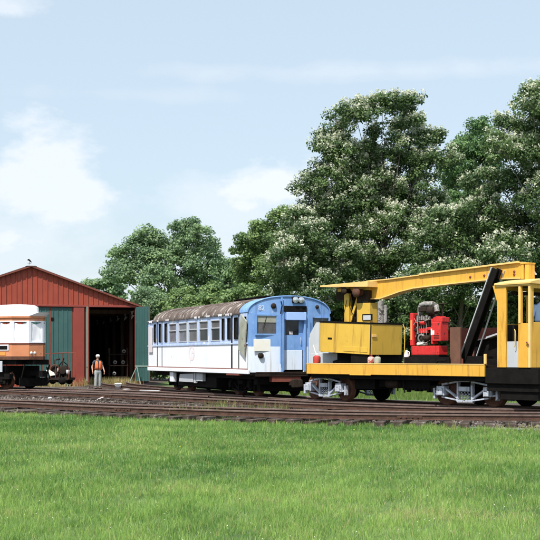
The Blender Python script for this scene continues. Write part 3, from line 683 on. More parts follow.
    def ribs(b):
        x = -LEN+1.0
        while x < -.9:
            pts = [(x, yy, sect(yy)+.006) for yy in ys]
            b.tube(pts, .014, 5, smooth=False); x += random.choice((.3,.42,.36))
        for yy in (-1.2,-.9,-.5): b.tube([(x, yy+random.uniform(-.02,.02), sect(yy)+.006) for x in np.linspace(-LEN+1, -.8, 14)], .01, 5)
    part('batten', 'canvas_roof', t, ribs).name = 'roof_battens'
    part('running_board', 'black_steel', t, lambda b: ([b.box(-4.2, -.9, yy, yy+.09, zc+.05, zc+.08) for yy in (-.55,-.42,-.29)], [b.box(x, x+.05, -.6, -.15, zc-.06, zc+.05) for x in (-4,-3,-2,-1.1)]), label='weathered black running board on the roof')
    part('roof_hood', 'blue_paint', t, lambda b: roof(b, list(np.linspace(-.8, .0, 9)), lambda x: 1, .012), label='blue painted roof edge above the front')
    # torn roofing strips hanging at the eave
    for k in range(12):
        x = -LEN+.5+k*.92+random.uniform(-.35,.35); w = random.uniform(.15,.6); h = random.uniform(.01,.05)
        part('torn_canvas', random.choice(('canvas_roof','pale_panel','white_paint')), t, lambda b: b.prism([(x,ze+.02),(x+w,ze+.025),(x+w*.85,ze-.04-h),(x+w*.5,ze-.03-h*.3),(x+w*.2,ze-.04-h*.7)], -HWD-.062, -HWD-.056, 'y'))
    # ---- front
    bow = lambda y: .16*(1-(y/HWD)**2)
    FY = lambda px: BC.y(px, .06); FZ = lambda px, py: BC.z(bow(0)*.5, FY(px), py)
    lw = (FY(255.6), FY(276.6), FZ(266,334.5), FZ(266,315.2)); rw = (FY(311.8), FY(329), FZ(320,334), FZ(320,317.5))
    dr = (FY(282.8), FY(302.8), 1.28, FZ(292,319.5)); hdr = (FY(283), FY(305.5), FZ(294,312), FZ(294,306))
    ztop = lambda y: sect(y)+.01
    pos = lambda u, z, d: (bow(u)-d, u, z)
    ub = list(np.linspace(-HWD, HWD, 27))
    b = MB(); wall(b, ub, ztop, 2.13, [lw, rw, (dr[0], dr[1], 2.13, dr[3])], pos, .07); b.build('front_panel', 'blue_paint', t, label='deep blue upper front')
    for lo_, hi_ in ((-HWD, dr[0]), (dr[1], HWD)):
        b = MB(); wall(b, list(np.linspace(lo_, hi_, 12)), lambda y: 2.127, zs+.02, [], pos, .07); b.build('lower_front_panel', 'front_white', t, label='peeling white lower front')
    b = MB()
    for yy in ys[1:-1:1]: pass
    b.tube([(bow(yy)+.01, yy, sect(yy)+.01) for yy in ys], .03, 6); b.build('front_edge_trim', 'blue_paint', t)
    rear = MB(); wall(rear, list(np.linspace(-HWD, HWD, 13)), lambda y: ze+(sect(y)-ze)*.25, zs, [(-.4,.4,1.3,3.1)], lambda u, z, d: (-LEN+d, u, z), .06); rear.build('rear_panel', 'pale_blue', t)
    # front windows
    for (a, c, z0, z1), tall in ((lw, True), (rw, False)):
        def wf(b, a=a, c=c, z0=z0, z1=z1):
            x = bow((a+c)/2); b.box(x-.04,x+.03,a-.03,a+.03,z0-.03,z1+.03); b.box(x-.04,x+.03,c-.03,c+.03,z0-.03,z1+.03); b.box(x-.04,x+.03,a+.03,c-.03,z0-.03,z0+.03); b.box(x-.04,x+.03,a+.03,c-.03,z1-.02,z1+.03)
        w = part('window', 'blue_paint', t, wf)
        part('pane', 'glass_grimy', w, lambda b: b.box(bow((a+c)/2)-.03, bow((a+c)/2)-.024, a+.03, c-.03, z0+.03, z1-.02))
        if tall:
            part('sun_visor', 'mossy_panel', w, lambda b: b.box(bow(a)+.032, bow(a)+.05, a, c, z1-.26, z1+.02), label='weathered grey strip across the top of the cab window')
            part('wiper', 'black_steel', w, lambda b: b.tube([(bow(a)+.06,(a+c)/2,z1-.05),(bow(a)+.06,(a+c)/2-.15,z0+.2)], .008, 5))
    # centre door, set back
    dx = bow(0)-.10
    dwz0, dwz1 = FZ(292,335), FZ(292,320.5)
    b = MB(); wall(b, [dr[0]+.0, dr[1]], lambda y: dr[3], 2.0, [(dr[0]+.1, dr[1]-.16, dwz0, dwz1)], lambda u, z, d: (dx-d, u, z), .05)
    d = b.build('end_door', 'blue_paint', t)
    part('lower_door_panel', 'front_white', d, lambda b: b.box(dx-.05, dx+.004, dr[0]+.02, dr[1]-.02, 1.28, 1.997), .01)
    part('pane', 'glass', d, lambda b: b.box(dx-.03, dx-.024, dr[0]+.101, dr[1]-.161, dwz0, dwz1))
    part('handle', 'grey_panel', d, lambda b: b.tube([(dx+.02,dr[1]-.1,2.2),(dx+.05,dr[1]-.1,2.25),(dx+.05,dr[1]-.1,2.4),(dx+.02,dr[1]-.1,2.45)], .012, 6))
    part('paper_notice', 'pale_panel', d, lambda b: b.box(dx-.02, dx-.01, FY(289.5), FY(293), FZ(292,334.5), FZ(292,331.5)))
    part('door_frame', 'blue_paint', t, lambda b: (b.box(bow(0)-.1, bow(0)+.04, dr[0]-.06, dr[0], 1.25, hdr[2]), b.box(bow(0)-.1, bow(0)+.04, dr[1], dr[1]+.06, 1.25, hdr[2])), .008)
    part('destination_box', 'black_steel', t, lambda b: b.box(bow(0)-.02, bow(0)+.02, hdr[0], hdr[1], hdr[2], hdr[3]), .01, 'dark empty sign slot over the end door')
    part('sign_panel', 'blue_light', t, lambda b: b.box(bow(0)+.02, bow(0)+.10, FY(284.8), FY(304), FZ(294,320.3), FZ(294,312.5)), .01, 'pale blue sign panel over the end door')
    # headlights in their housing
    hz = FZ(296.5, 300.2); hy = FY(296.4)
    hb = part('headlight_housing', 'black_steel', t, lambda b: b.box(bow(0)+.0, bow(0)+.08, hy-.24, hy+.24, hz-.12, hz+.13), .06)
    for s in (-1, 1):
        part('headlight', 'lens', hb, lambda b: b.lathe([(0,.03),(.07,.02),(.095,-.01),(.11,0),(.11,-.08)], (bow(0)+.12, hy+s*.115, hz), 'x', 20))
    for px, py, r in ((272.6,306,.085),(316.5,307,.06),(332,311,.04)):
        yy = FY(px); part('marker_light', 'brown_black', t, lambda b: b.lathe([(0,.05),(r*.6,.045),(r,.02),(r*1.15,0),(r*1.15,-.06)], (bow(yy)+.04, yy, FZ(px,py)), 'x', 16))
    yy = FY(260.2); part('tail_light', 'brown_black', t, lambda b: (b.lathe([(0,.06),(.06,.06),(.1,.03),(.1,-.06)], (bow(yy)+.05, yy, FZ(260,355.6)), 'x', 16)))
    part('patch_panel', 'cream', t, lambda b: b.box(bow(FY(263)), bow(FY(263))+.03, FY(253.2), FY(273.8), FZ(263,351.2), FZ(263,339.2)), .006, 'cream patch bolted under the cab window')
    part('post', 'blue_paint', t, lambda b: (b.box(bow(.3)+.0, bow(.3)+.06, FY(279.6), FY(281.3), 1.2, sect(FY(280))-.03)), .008)
    for gx in (278, 306): part('grab_rail', 'blue_paint', t, lambda b: b.tube([(bow(0)+.1,FY(gx),1.5),(bow(0)+.1,FY(gx),3.3)], .014, 6))
    part('hose', 'black_steel', t, lambda b: b.tube([(bow(0)+.08,FY(279),3.75),(bow(0)+.12,FY(279.5),3.6),(bow(0)+.08,FY(278.5),3.3)], .02, 6))
    lettering('car_number', '82', .25, 'front_white', t, (bow(FY(261))+.012, FY(261.2), FZ(261,308.2)), (R(90), 0, R(90)), label='white painted number 82')
    # anticlimber, buffer beam, coupler
    part('anticlimber', 'brown_black', t, lambda b: [b.prism([(bow(y0)+.1, y0) for y0 in np.linspace(-1.35,1.35,9)]+[(-.1,1.35),(-.1,-1.35)], z, z+.035, 'z') for z in (1.06,1.12,1.18)], label='dark ribbed bumper across the front')
    part('buffer_beam', 'rust_panel', t, lambda b: b.prism([(bow(y0)+.06, y0) for y0 in np.linspace(FY(271), FY(299), 7)]+[(-.1,FY(299)),(-.1,FY(271))], .86, 1.05, 'z'), label='rusty red beam under the end door')
    def coup(b):
        b.box(.1,.55,-.09,.09,.72,.9); b.box(.5,.72,-.16,.16,.66,.96); b.box(.66,.8,.02,.16,.68,.94)
    part('coupler', 'brown_black', t, coup, .02)
    # floor, underframe, gear
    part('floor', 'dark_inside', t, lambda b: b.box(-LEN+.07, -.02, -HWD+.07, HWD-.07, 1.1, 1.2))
    part('underframe', 'black_steel', t, lambda b: (b.box(-LEN+.2, -.1, -1.3, -1.15, .95, 1.1), b.box(-LEN+.2, -.1, 1.15, 1.3, .95, 1.1), b.box(-8.5, -3.9, -1.35, -.5, .55, .95), b.box(-8, -5, .2, 1.2, .5, .95),
          b.tube([(-7.6,0,.75),(-4.3,0,.75)], .22, 12), b.box(-LEN+.3,-.3,-.2,.2,.8,1.1)))
    XX = lambda px: BC.x(px, -1.4)
    part('equipment_box', 'grey_panel', t, lambda b: b.prism([(XX(181.5),.72),(XX(182.5),1.04),(XX(196),1.08),(XX(195.5),.72)], -1.52, -1.36, 'y'), .01, 'pale grey box hanging under the side')
    part('equipment_box', 'grey_panel', t, lambda b: b.box(XX(198.5), XX(204.8), -1.5, -1.36, .78, 1.1), .01)
    part('step_bracket', 'white_paint', t, lambda b: b.box(XX(173), XX(176.5), -1.55, -1.4, .7, 1.15), .01)
    part('step_bracket', 'grey_panel', t, lambda b: b.box(XX(196.2), XX(197.6), -1.5, -1.4, .7, 1.12))
    part('motor_gear', 'black_steel', t, lambda b: (b.box(-3.3,-.5,-.95,.95,.5,1.05), b.box(-10.6,-8.3,-.95,.95,.5,1.05), b.box(-.5,-.15,-1.2,1.2,.75,1.08), b.box(-8.3,-3.3,-.6,.3,.42,.95)), .02)
    part('seat_rows', 'brown_black', t, lambda b: [b.box(x, x+.45, y, y+1.0, 1.25, 2.2) for x in np.arange(-LEN+2, -2.2, 1.2) for y in (-1.5,.5)])
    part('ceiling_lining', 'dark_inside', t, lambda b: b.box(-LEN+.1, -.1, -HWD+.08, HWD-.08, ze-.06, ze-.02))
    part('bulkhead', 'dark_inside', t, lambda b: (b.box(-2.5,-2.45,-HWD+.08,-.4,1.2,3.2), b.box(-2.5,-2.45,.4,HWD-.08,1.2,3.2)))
    for x in (-2.1, -9.4):
        tr = archbar_truck(t, x, 0, 1.9, 'black truck under the blue rail car', 'black_steel')
    # debris seen in one window
    part('rags', 'pale_panel', t, lambda b: b.lathe([(0,.35),(.2,.3),(.28,.12),(.3,0)], (X(216.5),-1.2,2.2), 'z', 10))
    return t
blue_car()

# ------------------------------------------------------------------ yellow crane car
CC = Fr(3.22, 38.38, .635, -.773)
def crane_car():
    t = thing('crane_car', 'yellow rail crane car with long boom, flat deck and open cab', 'crane car', CC)
    X = lambda px, y=-1.4: CC.x(px, y)
    Z = lambda px, py, y=-1.4: CC.z(CC.x(px, y), y, py)
    xl, xd, xc0, xc1 = X(307), X(484.6), X(497), X(530); xe = xc1+.25
    # deck
    part('deck', 'brown_black', t, lambda b: b.box(xl+.02, xd-.02, -1.38, 1.38, 1.4, 1.5))
    def ns(b):
        b.box(xl, xd, -1.42, -1.36, 1.19, 1.52)
        b.box(X(350), X(371), -1.425, -1.4, 1.165, 1.2)
    part('side_sill', 'yellow', t, ns, .008); part('side_sill', 'yellow', t, lambda b: b.box(xl, xd, 1.36, 1.42, 1.19, 1.52), .008)
    part('deck_edge', 'yellow_pale', t, lambda b: b.box(xl, xd, -1.43, -1.28, 1.525, 1.55), .006)
    part('deck_edge', 'yellow_pale', t, lambda b: b.box(xl, xd, 1.28, 1.43, 1.525, 1.55), .006)
    part('end_sill', 'black_steel', t, lambda b: b.box(xl-.12, xl-.003, -1.35, 1.35, 1.1, 1.5), .01)
    part('corner_post', 'yellow_pale', t, lambda b: b.box(xd-.03, xd+.04, -1.41, -1.34, 1.552, Z(484, 354)), .01)
    part('coupler', 'brown_black', t, lambda b: (b.box(xl-.6, xl-.12, -.09, .09, .72, .9), b.box(xl-.75, xl-.55, -.16, .16, .66, .96)), .02)
    part('cab_frame', 'black_steel', t, lambda b: (b.box(xd+.005, xe, -1.38, 1.38, 1.0, 1.44), b.box(xd+.005, xe-.05, -1.3, -1.1, .78, 1.0), b.box(xc0, xe-.1, -1.25, 1.25, .55, .99)), .01)
    part('centre_sill', 'black_steel', t, lambda b: (b.box(xl+.1, xe-.1, -.35, .35, .85, 1.4), b.box(xl+.1, xd, -1.3, -1.2, 1.05, 1.19), b.box(xl+.1, xd, 1.2, 1.3, 1.05, 1.19)))
    def gear(b):
        b.box(X(356,-.9), X(376,-.9), -.95, -.1, .72, 1.15); b.box(X(378,-.9), X(390,-.9), -.85, .1, .8, 1.15)
        b.box(X(396,-.9), X(432,-.9), -1.0, .2, .78, 1.15); b.tube([(X(398),-.9,.82),(X(430),-.9,.82)], .1, 10)
        b.tube([(X(392),-1.15,1.15),(X(392),-1.15,.7)], .025, 6); b.tube([(X(397),-1.15,1.15),(X(399),-1.15,.65)], .025, 6)
        for k in range(9): b.box(X(394+k*4), X(396+k*4), -1.02, -.9, .66+random.uniform(0,.1), .8)
    part('underfloor_gear', 'black_steel', t, gear)
    part('brake_cylinder', 'brown_black', t, lambda b: (b.lathe([(0,-.3),(.15,-.3),(.15,.2),(.09,.28),(0,.3)], (X(385),-.95,.92), 'x', 16)))
    archbar_truck(t, -.85, R(-7), 1.75, 'silver painted arch bar truck')
    archbar_truck(t, 5.17, R(0), 1.8, 'silver painted arch bar truck')
    # ---- revolving house: low rounded panels round the machinery
    yh = -1.2; z0, z1 = Z(350,352.6,yh), Z(350,321.6,yh); a0, a1, a2 = X(309.5,yh), X(370.5,yh), X(370.5,yh)
    hx = X(361, 0)
    ye = CC.y(403, a1)
    def plan(o=0):
        pts = []
        def arc(cx, cy, r, q0, q1, n=7):
            for q in np.linspace(q0, q1, n): pts.append((cx+(r+o)*math.cos(q), cy+(r+o)*math.sin(q)))
        arc(a0+.8, yh+.8, .8, math.pi, 1.5*math.pi, 14); arc(a1-.07, yh+.07, .07, -.5*math.pi, 0, 4); arc(a1-.07, ye-.07, .07, 0, .5*math.pi, 4); arc(a0+.6, ye-.6, .6, .5*math.pi, math.pi, 8)
        return pts
    b = MB(); P = plan(); n = len(P)
    b.add([(x,y,z0) for x,y in P]+[(x,y,z1) for x,y in P]+[(x,y,z0) for x,y in plan(-.05)]+[(x,y,z1) for x,y in plan(-.05)],
          [(i,(i+1)%n,(i+1)%n+n,i+n) for i in range(n)]+[((i+1)%n+2*n,i+2*n,i+3*n,(i+1)%n+3*n) for i in range(n)]+[(i+n,(i+1)%n+n,(i+1)%n+3*n,i+3*n) for i in range(n)])
    house = b.build('house', 'yellow_house', t, label='low rounded yellow machinery house')
    house.rotation_euler = (0, R(2.6), 0); house.location = (-2.45*math.sin(R(2.6)), 0, (a0+a1)/2*math.sin(R(2.6)))
    def trim(b):
        p2 = plan(.012); b.add([(x,y,z1-.035) for x,y in p2]+[(x,y,z1+.02) for x,y in p2]+[(x,y,z1+.02) for x,y in plan(-.07)], [(i,(i+1)%n,(i+1)%n+n,i+n) for i in range(n)]+[(i+n,(i+1)%n+n,(i+1)%n+2*n,i+2*n) for i in range(n)])
    part('top_rim', 'black_steel', house, trim)
    part('panel_seam', 'brown_black', house, lambda b: b.box(a1-.02, a1+.004, yh-.004, yh+.02, z0, z1-.04))
    part('latch', 'yellow_pale', house, lambda b: b.box(a1+.002, a1+.03, yh+.05, yh+.25, Z(373,335,yh), Z(373,332.5,yh)), .008)
    part('handle_slot', 'black_steel', house, lambda b: b.box(X(328,yh), X(332,yh), yh-.008, yh-.002, Z(323,340,yh), Z(323,338.2,yh)))
    part('patch', 'yellow_house', house, lambda b: b.box(X(344,yh), X(368,yh), yh-.012, yh-.002, Z(350,350.5,yh), Z(350,345.6,yh)), .004)
    part('house_floor', 'black_steel', t, lambda b: b.prism([(x,y) for x,y in plan(-.052)], z0+.02, z0+.1, 'z'))
    part('turntable', 'black_steel', t, lambda b: (b.lathe([(0,1.5),(.95,1.5),(.95,1.62),(.8,1.66),(.8,z0),(0,z0)], (hx,0,0), 'z', 32), b.box(X(352,-1.1),X(369,-1.1),-1.15,.4,1.5,z0)))
    part('bracket', 'yellow_house', t, lambda b: b.tube([(X(404,-.2),-.2,1.5),(X(404.5,-.2),-.2,z0+.1),(X(405,-.2),-.2,z1-.25),(X(403,-.2),-.2,z1-.1)], .014, 6), label='thin bent yellow pipe at the house corner')
    # mast and hoist machinery above the house
    Y0 = -.45; XX = lambda px: X(px, Y0); ZZ = lambda px, py: Z(px, py, Y0)
    def mast(b):
        b.box(XX(344), XX(349), Y0, Y0+.12, z0+.1, ZZ(346,286)); b.box(XX(352), XX(356), Y0+.7, Y0+.85, z0+.1, ZZ(352,288)); b.box(XX(357), XX(370), Y0-.01, Y0+.35, z0+.1, ZZ(365,303))
        b.box(XX(337), XX(368), Y0+.02, Y0+.5, ZZ(360,290.5), ZZ(360,287)); b.bar((XX(345),Y0+.1,z1-.3),(XX(358),Y0+.1,ZZ(355,291)),.05,.1)
    part('mast', 'yellow_house', t, mast, .01)
    part('hoist_housing', 'brown_black', t, lambda b: (b.box(XX(334), XX(344), Y0+.1, Y0+.9, ZZ(340,300), ZZ(340,287.5)), b.box(XX(357),XX(368),Y0-.01,Y0+.35,ZZ(360,303)+.003,ZZ(360,291)), b.box(XX(346),XX(357),Y0+.3,Y0+.6,z1-.2,ZZ(350,292))))
    part('hoist_drum', 'rust', t, lambda b: b.lathe([(0,-.16),(.17,-.16),(.17,-.12),(.11,-.12),(.11,.2),(.17,.2),(.17,.24),(0,.24)], (XX(361.5), Y0-.1, ZZ(361,292.5)), 'y', 20))
    part('cable_drum', 'brown_black', t, lambda b: b.lathe([(0,-.2),(.13,-.2),(.13,-.16),(.08,-.16),(.08,.2),(0,.2)], (XX(349), Y0-.05, ZZ(350,291)), 'y', 18))
    wf = part('window', 'black_steel', t, lambda b: b.box(XX(363), XX(373), Y0-.04, Y0-.012, ZZ(368,320.5), ZZ(368,314)), .01)
    part('pane', 'grey_panel', wf, lambda b: b.box(XX(364.2), XX(371.6), Y0-.05, Y0-.042, ZZ(368,320), ZZ(368,315.2)))
    part('engine_stack', 'sooty', t, lambda b: (b.tube([(XX(378.5),Y0+.1,z1-.4),(XX(378.5),Y0+.1,ZZ(378,301))], .1, 12), b.tube([(XX(381),Y0+.2,z1-.4),(XX(381),Y0+.2,ZZ(378,305))], .06, 10)), label='pale weathered pipe beside the mast')
    part('hoist_rope', 'black_steel', t, lambda b: (b.tube([(XX(353),Y0-.05,ZZ(353,292)),(XX(351),Y0-.08,ZZ(351,306)),(XX(356),Y0-.06,ZZ(356,319))], .012, 5), b.tube([(XX(347),Y0,ZZ(347,300)),(XX(342),Y0,z1)], .012, 5)))
    # counter roof plate left of the mast
    yr = -.75
    part('tail_roof', 'yellow_pale', t, lambda b: b.prism([(X(320,yr),Z(320,285.6,yr)),(X(367.5,yr),Z(367.5,281,yr)),(X(367.5,yr),Z(367.5,286.8,yr)),(X(320,yr),Z(320,287,yr))], yr, .75, 'y'), .006, 'flat yellow roof plate behind the boom')
    # ---- boom
    yb = -.3; bx = lambda px: X(px, yb); bz = lambda px, py: Z(px, py, yb)
    top = [(367,281.6),(388,279.7),(420,275.0),(418,275.2),(460,269.6),(496,264.8),(520.5,263)]
    top = [(367,281.6),(388,279.7),(420,275.4),(460,269.8),(496,264.8),(520.5,262.8)]
    bot = [(520.5,278.6),(497,279.2),(460,283),(430,286.4),(414,288.4),(400,291.8),(388,296.2),(380,298.8),(370.5,299.2)]
    part('boom', 'yellow', t, lambda b: b.prism([(bx(a), bz(a,c)) for a, c in top+bot], yb+.02, -.02, 'y'), .008, 'long yellow boom')
    def flanges(b):
        for L_ in (top, bot):
            for (p, q) in zip(L_[:-1], L_[1:]):
                b.bar((bx(p[0]), -.155, bz(*p)+.012), (bx(q[0]), -.155, bz(*q)+.012), .36, .035)
    part('boom_flanges', 'yellow_pale', t, flanges)
    part('boom_step', 'yellow_pale', t, lambda b: b.bar((bx(420), yb-.02, bz(420,274.4)), (bx(519), yb-.02, bz(519,262.0)), .08, .05), .004)
    part('boom_head', 'yellow', t, lambda b: (b.box(bx(521), bx(523.4), yb, -.02, bz(521,279), bz(521,263)), b.box(bx(525), bx(528.6), yb, -.02, bz(528,279.5), bz(528,263.6)), b.box(bx(523.4), bx(525), yb+.2, -.02, bz(524,279), bz(524,264)),
          b.box(bx(520.6), bx(529), yb-.02, .0, bz(526,263.8), bz(526,262.6))), .006)
    for px, py in ((484,275.5),(514,271.6),(470,277),(514,274.5)): part('bolt', 'rust_panel', t, lambda b: b.lathe([(0,-.03),(.03,-.03),(.04,0)], (bx(px), yb+.02, bz(px,py)), 'y', 8))
    for a_, c_ in (((395,276.5),(395,293)),((432,272.8),(432,285.8)),((466,268.2),(466,282))):
        part('weld_seam', 'yellow_pale', t, lambda b: b.bar((bx(a_[0]), yb+.015, bz(*a_)-.03), (bx(c_[0]), yb+.015, bz(*c_)+.03), .02, .012, (1,0,0)))
    # boom rest: leaning black strut of two channels
    ys_ = -.5; p0 = (X(465.5,ys_), ys_, Z(466,359,ys_)); p1 = (X(497.5,ys_), ys_, Z(497,269,ys_))
    sd = (Vector(p1)-Vector(p0)).normalized(); perp = Vector((0,1,0)).cross(sd)
    def strut(b):
        for y in (-.10, .10): b.bar(Vector(p0)+Vector((0,y,0)), Vector(p1)+Vector((0,y,0)), .04, .20, perp)
        b.bar(Vector(p0), Vector(p1), .16, .03, perp)
    part('boom_rest', 'black_steel', t, strut, .006, 'black leaning strut that carries the boom')
    part('rest_flange', 'grey_panel', t, lambda b: (b.bar(Vector(p0)+Vector((0,-.13,0))-perp*.115, Vector(p1)+Vector((0,-.13,0))-perp*.115, .05, .03, perp), b.bar(Vector(p0)+Vector((.05,.2,0))+perp*.16, Vector(p1)+Vector((0,.2,0))+perp*.1, .04, .03, perp)))
    part('rest_bracket', 'yellow', t, lambda b: b.bar((X(499.5,yb),yb-.05,Z(500,279,yb)),(X(501.5,yb),yb-.05,Z(500,270,yb)),.04,.12,(1,0,0)))
    # black machinery and scrap between strut and cab
    ym = -.6; mx = lambda px: X(px, ym); mz = lambda px, py: Z(px, py, ym)
    def winch(b):
        b.box(mx(463), mx(482), ym, .9, 1.5, mz(470,356)); b.prism([(mx(463),1.55),(mx(463),mz(463,341)),(mx(478),mz(478,338)),(mx(497),mz(497,334.5)),(mx(497),1.55)], ym+.5, .9, 'y'); b.box(mx(484), mx(496), ym+.05, .9, 1.5, mz(490,359))
    part('winch_housing', 'black_steel', t, winch, .01)
    part('sloping_bar', 'grey_panel', t, lambda b: (b.bar((mx(462.5), ym+.45, mz(462,341)), (mx(480), ym+.45, mz(480,337.5)), .12, .035), b.bar((mx(480), ym+.4, mz(480,337.5)), (mx(497.5), ym+.4, mz(497,331.5)), .25, .05)))
    part('rear_plate', 'rust_panel', t, lambda b: b.box(X(461,.9), X(498,.9), .9, .95, 1.5, Z(480,328,.9)), .005)
    yp = -1.0
    part('upright_plate', 'brown_plate', t, lambda b: b.box(X(449.8,yp), X(460.2,yp), yp, yp+.06, 1.52, Z(455,327.2,yp)), .006, 'rusty brown steel plate standing on the deck')
    part('deck_rail', 'black_steel', t, lambda b: (b.box(X(404,-1.1), X(449,-1.1), -1.1, -1.04, 1.53, Z(430,357,-1.1)), b.tube([(X(436,-1.2),-1.2,1.56),(X(438,-1.2),-1.2,Z(438,360.5,-1.2)),(X(446,-1.2),-1.2,Z(446,360.5,-1.2))], .03, 6)))
    # ---- cab
    zf, zt = 1.46, Z(497,285.5); zr = Z(497,281.4)
    ang = lambda x, y, z: (x, y, z)
    d0, d1, w0, w1 = X(505.8), X(518.2), X(521.2), X(529.0)
    zw = Z(525, 323.2)
    b = MB(); wall(b, [xc0, xc1], lambda u: zt, zf, [(d0, d1, zf, zt-.06), (w0, w1, zw, zt-.06)], lambda u, z, d: (u, -1.4+d, z), .07)
    b.build('side_panel', 'yellow', t, .004)
    b = MB(); wall(b, [xc0, xc1], lambda u: zt, zf, [(xc0+.3, xc1-.15, zw, zt-.1)], lambda u, z, d: (u, 1.4-d, z), .07); b.build('side_panel', 'yellow', t, .004)
    # end walls: front (facing right) with two windows either side of a centre post, rear open above the waist
    YF = lambda px: CC.y(px, xc1)
    e0 = YF(533.6)
    for xx, sgn, hl in ((xc1, -1, [(e0, -.12, zw+.03, zt-.12), (.12, 1.25, zw+.03, zt-.12)]), (xc0, 1, [(-1.15, -.1, zw, zt-.12), (.1, 1.2, zw, zt-.12)])):
        b = MB(); wall(b, [-1.33, 0, 1.33], lambda u: zt, zf, hl, lambda u, z, d, xx=xx, s=sgn: (xx+s*d, u, z), .06); b.build('end_panel', 'yellow', t, .004)
    part('drip_edge', 'yellow_pale', t, lambda b: b.box(xc0-.02, xc1+.02, -1.425, -1.403, zt-.04, zt+.03), .004)
    def croof(b):
        prof = [(y, zt+.02+.16*(1-(y/1.45)**2)) for y in np.linspace(-1.46, 1.46, 19)]
        b.prism([(-1.46, zt+.0)]+[(y, z+.035) for y, z in prof]+[(1.46, zt+.0)], xc0-.06, xc1+.06, 'x')
    part('cab_roof', 'yellow_pale', t, croof, .008)
    part('corner_post', 'yellow_pale', t, lambda b: (b.box(xc1-.06, xc1+.012, -1.412, -1.34, zf, zt-.05), b.box(X(518.6), X(520.6), -1.415, -1.402, zw, zt-.05)), .004)
    dr = part('half_door', 'grey_panel', t, lambda b: b.box(d0+.01, d1-.01, -1.36, -1.33, zf, Z(512,341.5,-1.35)), .006, 'pale grey lower door panel inside the cab doorway')
    part('grab_handle', 'yellow_pale', t, lambda b: (b.tube([(X(515.5),-1.44,Z(515,347)),(X(516.5),-1.46,Z(515,345)),(X(516.5),-1.46,Z(516,331)),(X(515.5),-1.44,Z(515,329.5))], .014, 6)))
    part('door_handle', 'rust_panel', t, lambda b: b.tube([(X(527),-1.43,Z(527,343)),(X(528),-1.46,Z(527,342)),(X(529.5),-1.44,Z(527,345))], .018, 6))
    part('gusset', 'yellow', t, lambda b: b.prism([(xc0-.001,zt),(xc0-.16,zt),(xc0-.001,zt-.45)], -1.4, -1.34, 'y'))
    part('shade_lining', 'dark_inside', t, lambda b: (b.box(xc0+.065, xc1-.065, 1.28, 1.32, zf+.03, zw), b.box(xc1-.08, xc1-.066, -1.3, 1.28, zf+.03, zw-.02), b.box(xc0+.066, xc0+.08, -1.3, 1.28, zf+.03, zw-.02), b.box(xc0+.07, xc1-.07, -1.3, 1.3, zt-.03, zt-.01)))  # dark sheets added over the yellow walls so the cab inside reads as shaded
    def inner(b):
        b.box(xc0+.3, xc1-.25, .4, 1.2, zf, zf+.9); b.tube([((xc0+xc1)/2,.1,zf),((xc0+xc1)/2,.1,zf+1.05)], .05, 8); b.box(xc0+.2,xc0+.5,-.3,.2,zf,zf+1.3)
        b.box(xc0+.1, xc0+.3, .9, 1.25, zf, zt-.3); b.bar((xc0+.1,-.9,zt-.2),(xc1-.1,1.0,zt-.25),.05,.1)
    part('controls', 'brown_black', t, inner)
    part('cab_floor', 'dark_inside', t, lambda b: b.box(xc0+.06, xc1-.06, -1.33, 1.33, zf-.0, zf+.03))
    return t, X, Z, xc1, zw, zt
crane, CX, CZ, xc1, czw, czt = crane_car()

def cab_shirt():
    yy = CC.y(540, xc1-.3); w = CC.w(xc1-.32, yy+.1)
    t = thing('hanging_shirt', 'light blue shirt hanging inside the crane cab window', 'shirt', loc=(w[0], w[1], CC.z(xc1-.3, yy, 322)), rz=CC.rz+R(60))
    z = H+(HY-322)*w[1]/F; h = 20*w[1]/F
    def body(b):
        prof = [(-.2,0),(-.2,h*.62),(-.15,h*.88),(-.06,h),(.06,h),(.15,h*.88),(.2,h*.62),(.2,0)]
        b.prism(prof, -.07, .07, 'y')
    part('shirt_body', 'cloth_blue', t, body, .05)
    for s in (-1, 1): part('sleeve', 'cloth_blue', t, lambda b: b.tube([(s*.16,0,h*.82),(s*.25,0,h*.55),(s*.27,0.02,h*.3)], [.07,.075,.065], 10))
    t2 = part('hanger', 'black_steel', t, lambda b: b.tube([(0,0,h-.02),(0,0,h+.1),(.04,0,h+.14)], .008, 5))
cab_shirt()

# grey cabinet, fuel cans, red machine: things standing on the deck
def on_deck(name, label, cat, px, y, z=1.5, group=None):
    x = CC.x(px, y); w = CC.w(x, y); return thing(name, label, cat, loc=(w[0], w[1], z), rz=CC.rz, group=group), x
def cabinet():
    y = -1.02; t, x0 = on_deck('steel_cabinet', 'pale grey steel cabinet with a sloping corner behind the yellow house', 'cabinet', 311, -.2)
    f = lambda px, yy: CC.x(px, yy)-x0; zz = lambda px, py: CZ(px, py, -.2)-1.5
    # long low body with a tall sloped head at its left end
    part('body', 'grey_panel', t, lambda b: (b.prism([(f(309.5,-.2),.0),(f(309.5,-.2),zz(309,334.5)),(f(316,-.2),zz(316,322.5)),(f(336,-.2),zz(336,322.5)),(f(336,-.2),0)], .0, .9, 'y')), .012)
    part('end_panel', 'pale_panel', t, lambda b: b.prism([(.0,.0),(.0,zz(305,338)),(.9,zz(309,326)),(.9,0)], f(309.5,-.2)-.03, f(309.5,-.2)-.003, 'x'))
    part('low_box', 'grey_panel', t, lambda b: b.prism([(f(311,-.6),.0),(f(311,-.6),CZ(311,353.2,-.6)-1.5),(f(349,-.6),CZ(349,353.2,-.6)-1.5),(f(350.5,-.6),.18),(f(349,-.6),0)], -.4, -.02, 'y'), .01)
cabinet()
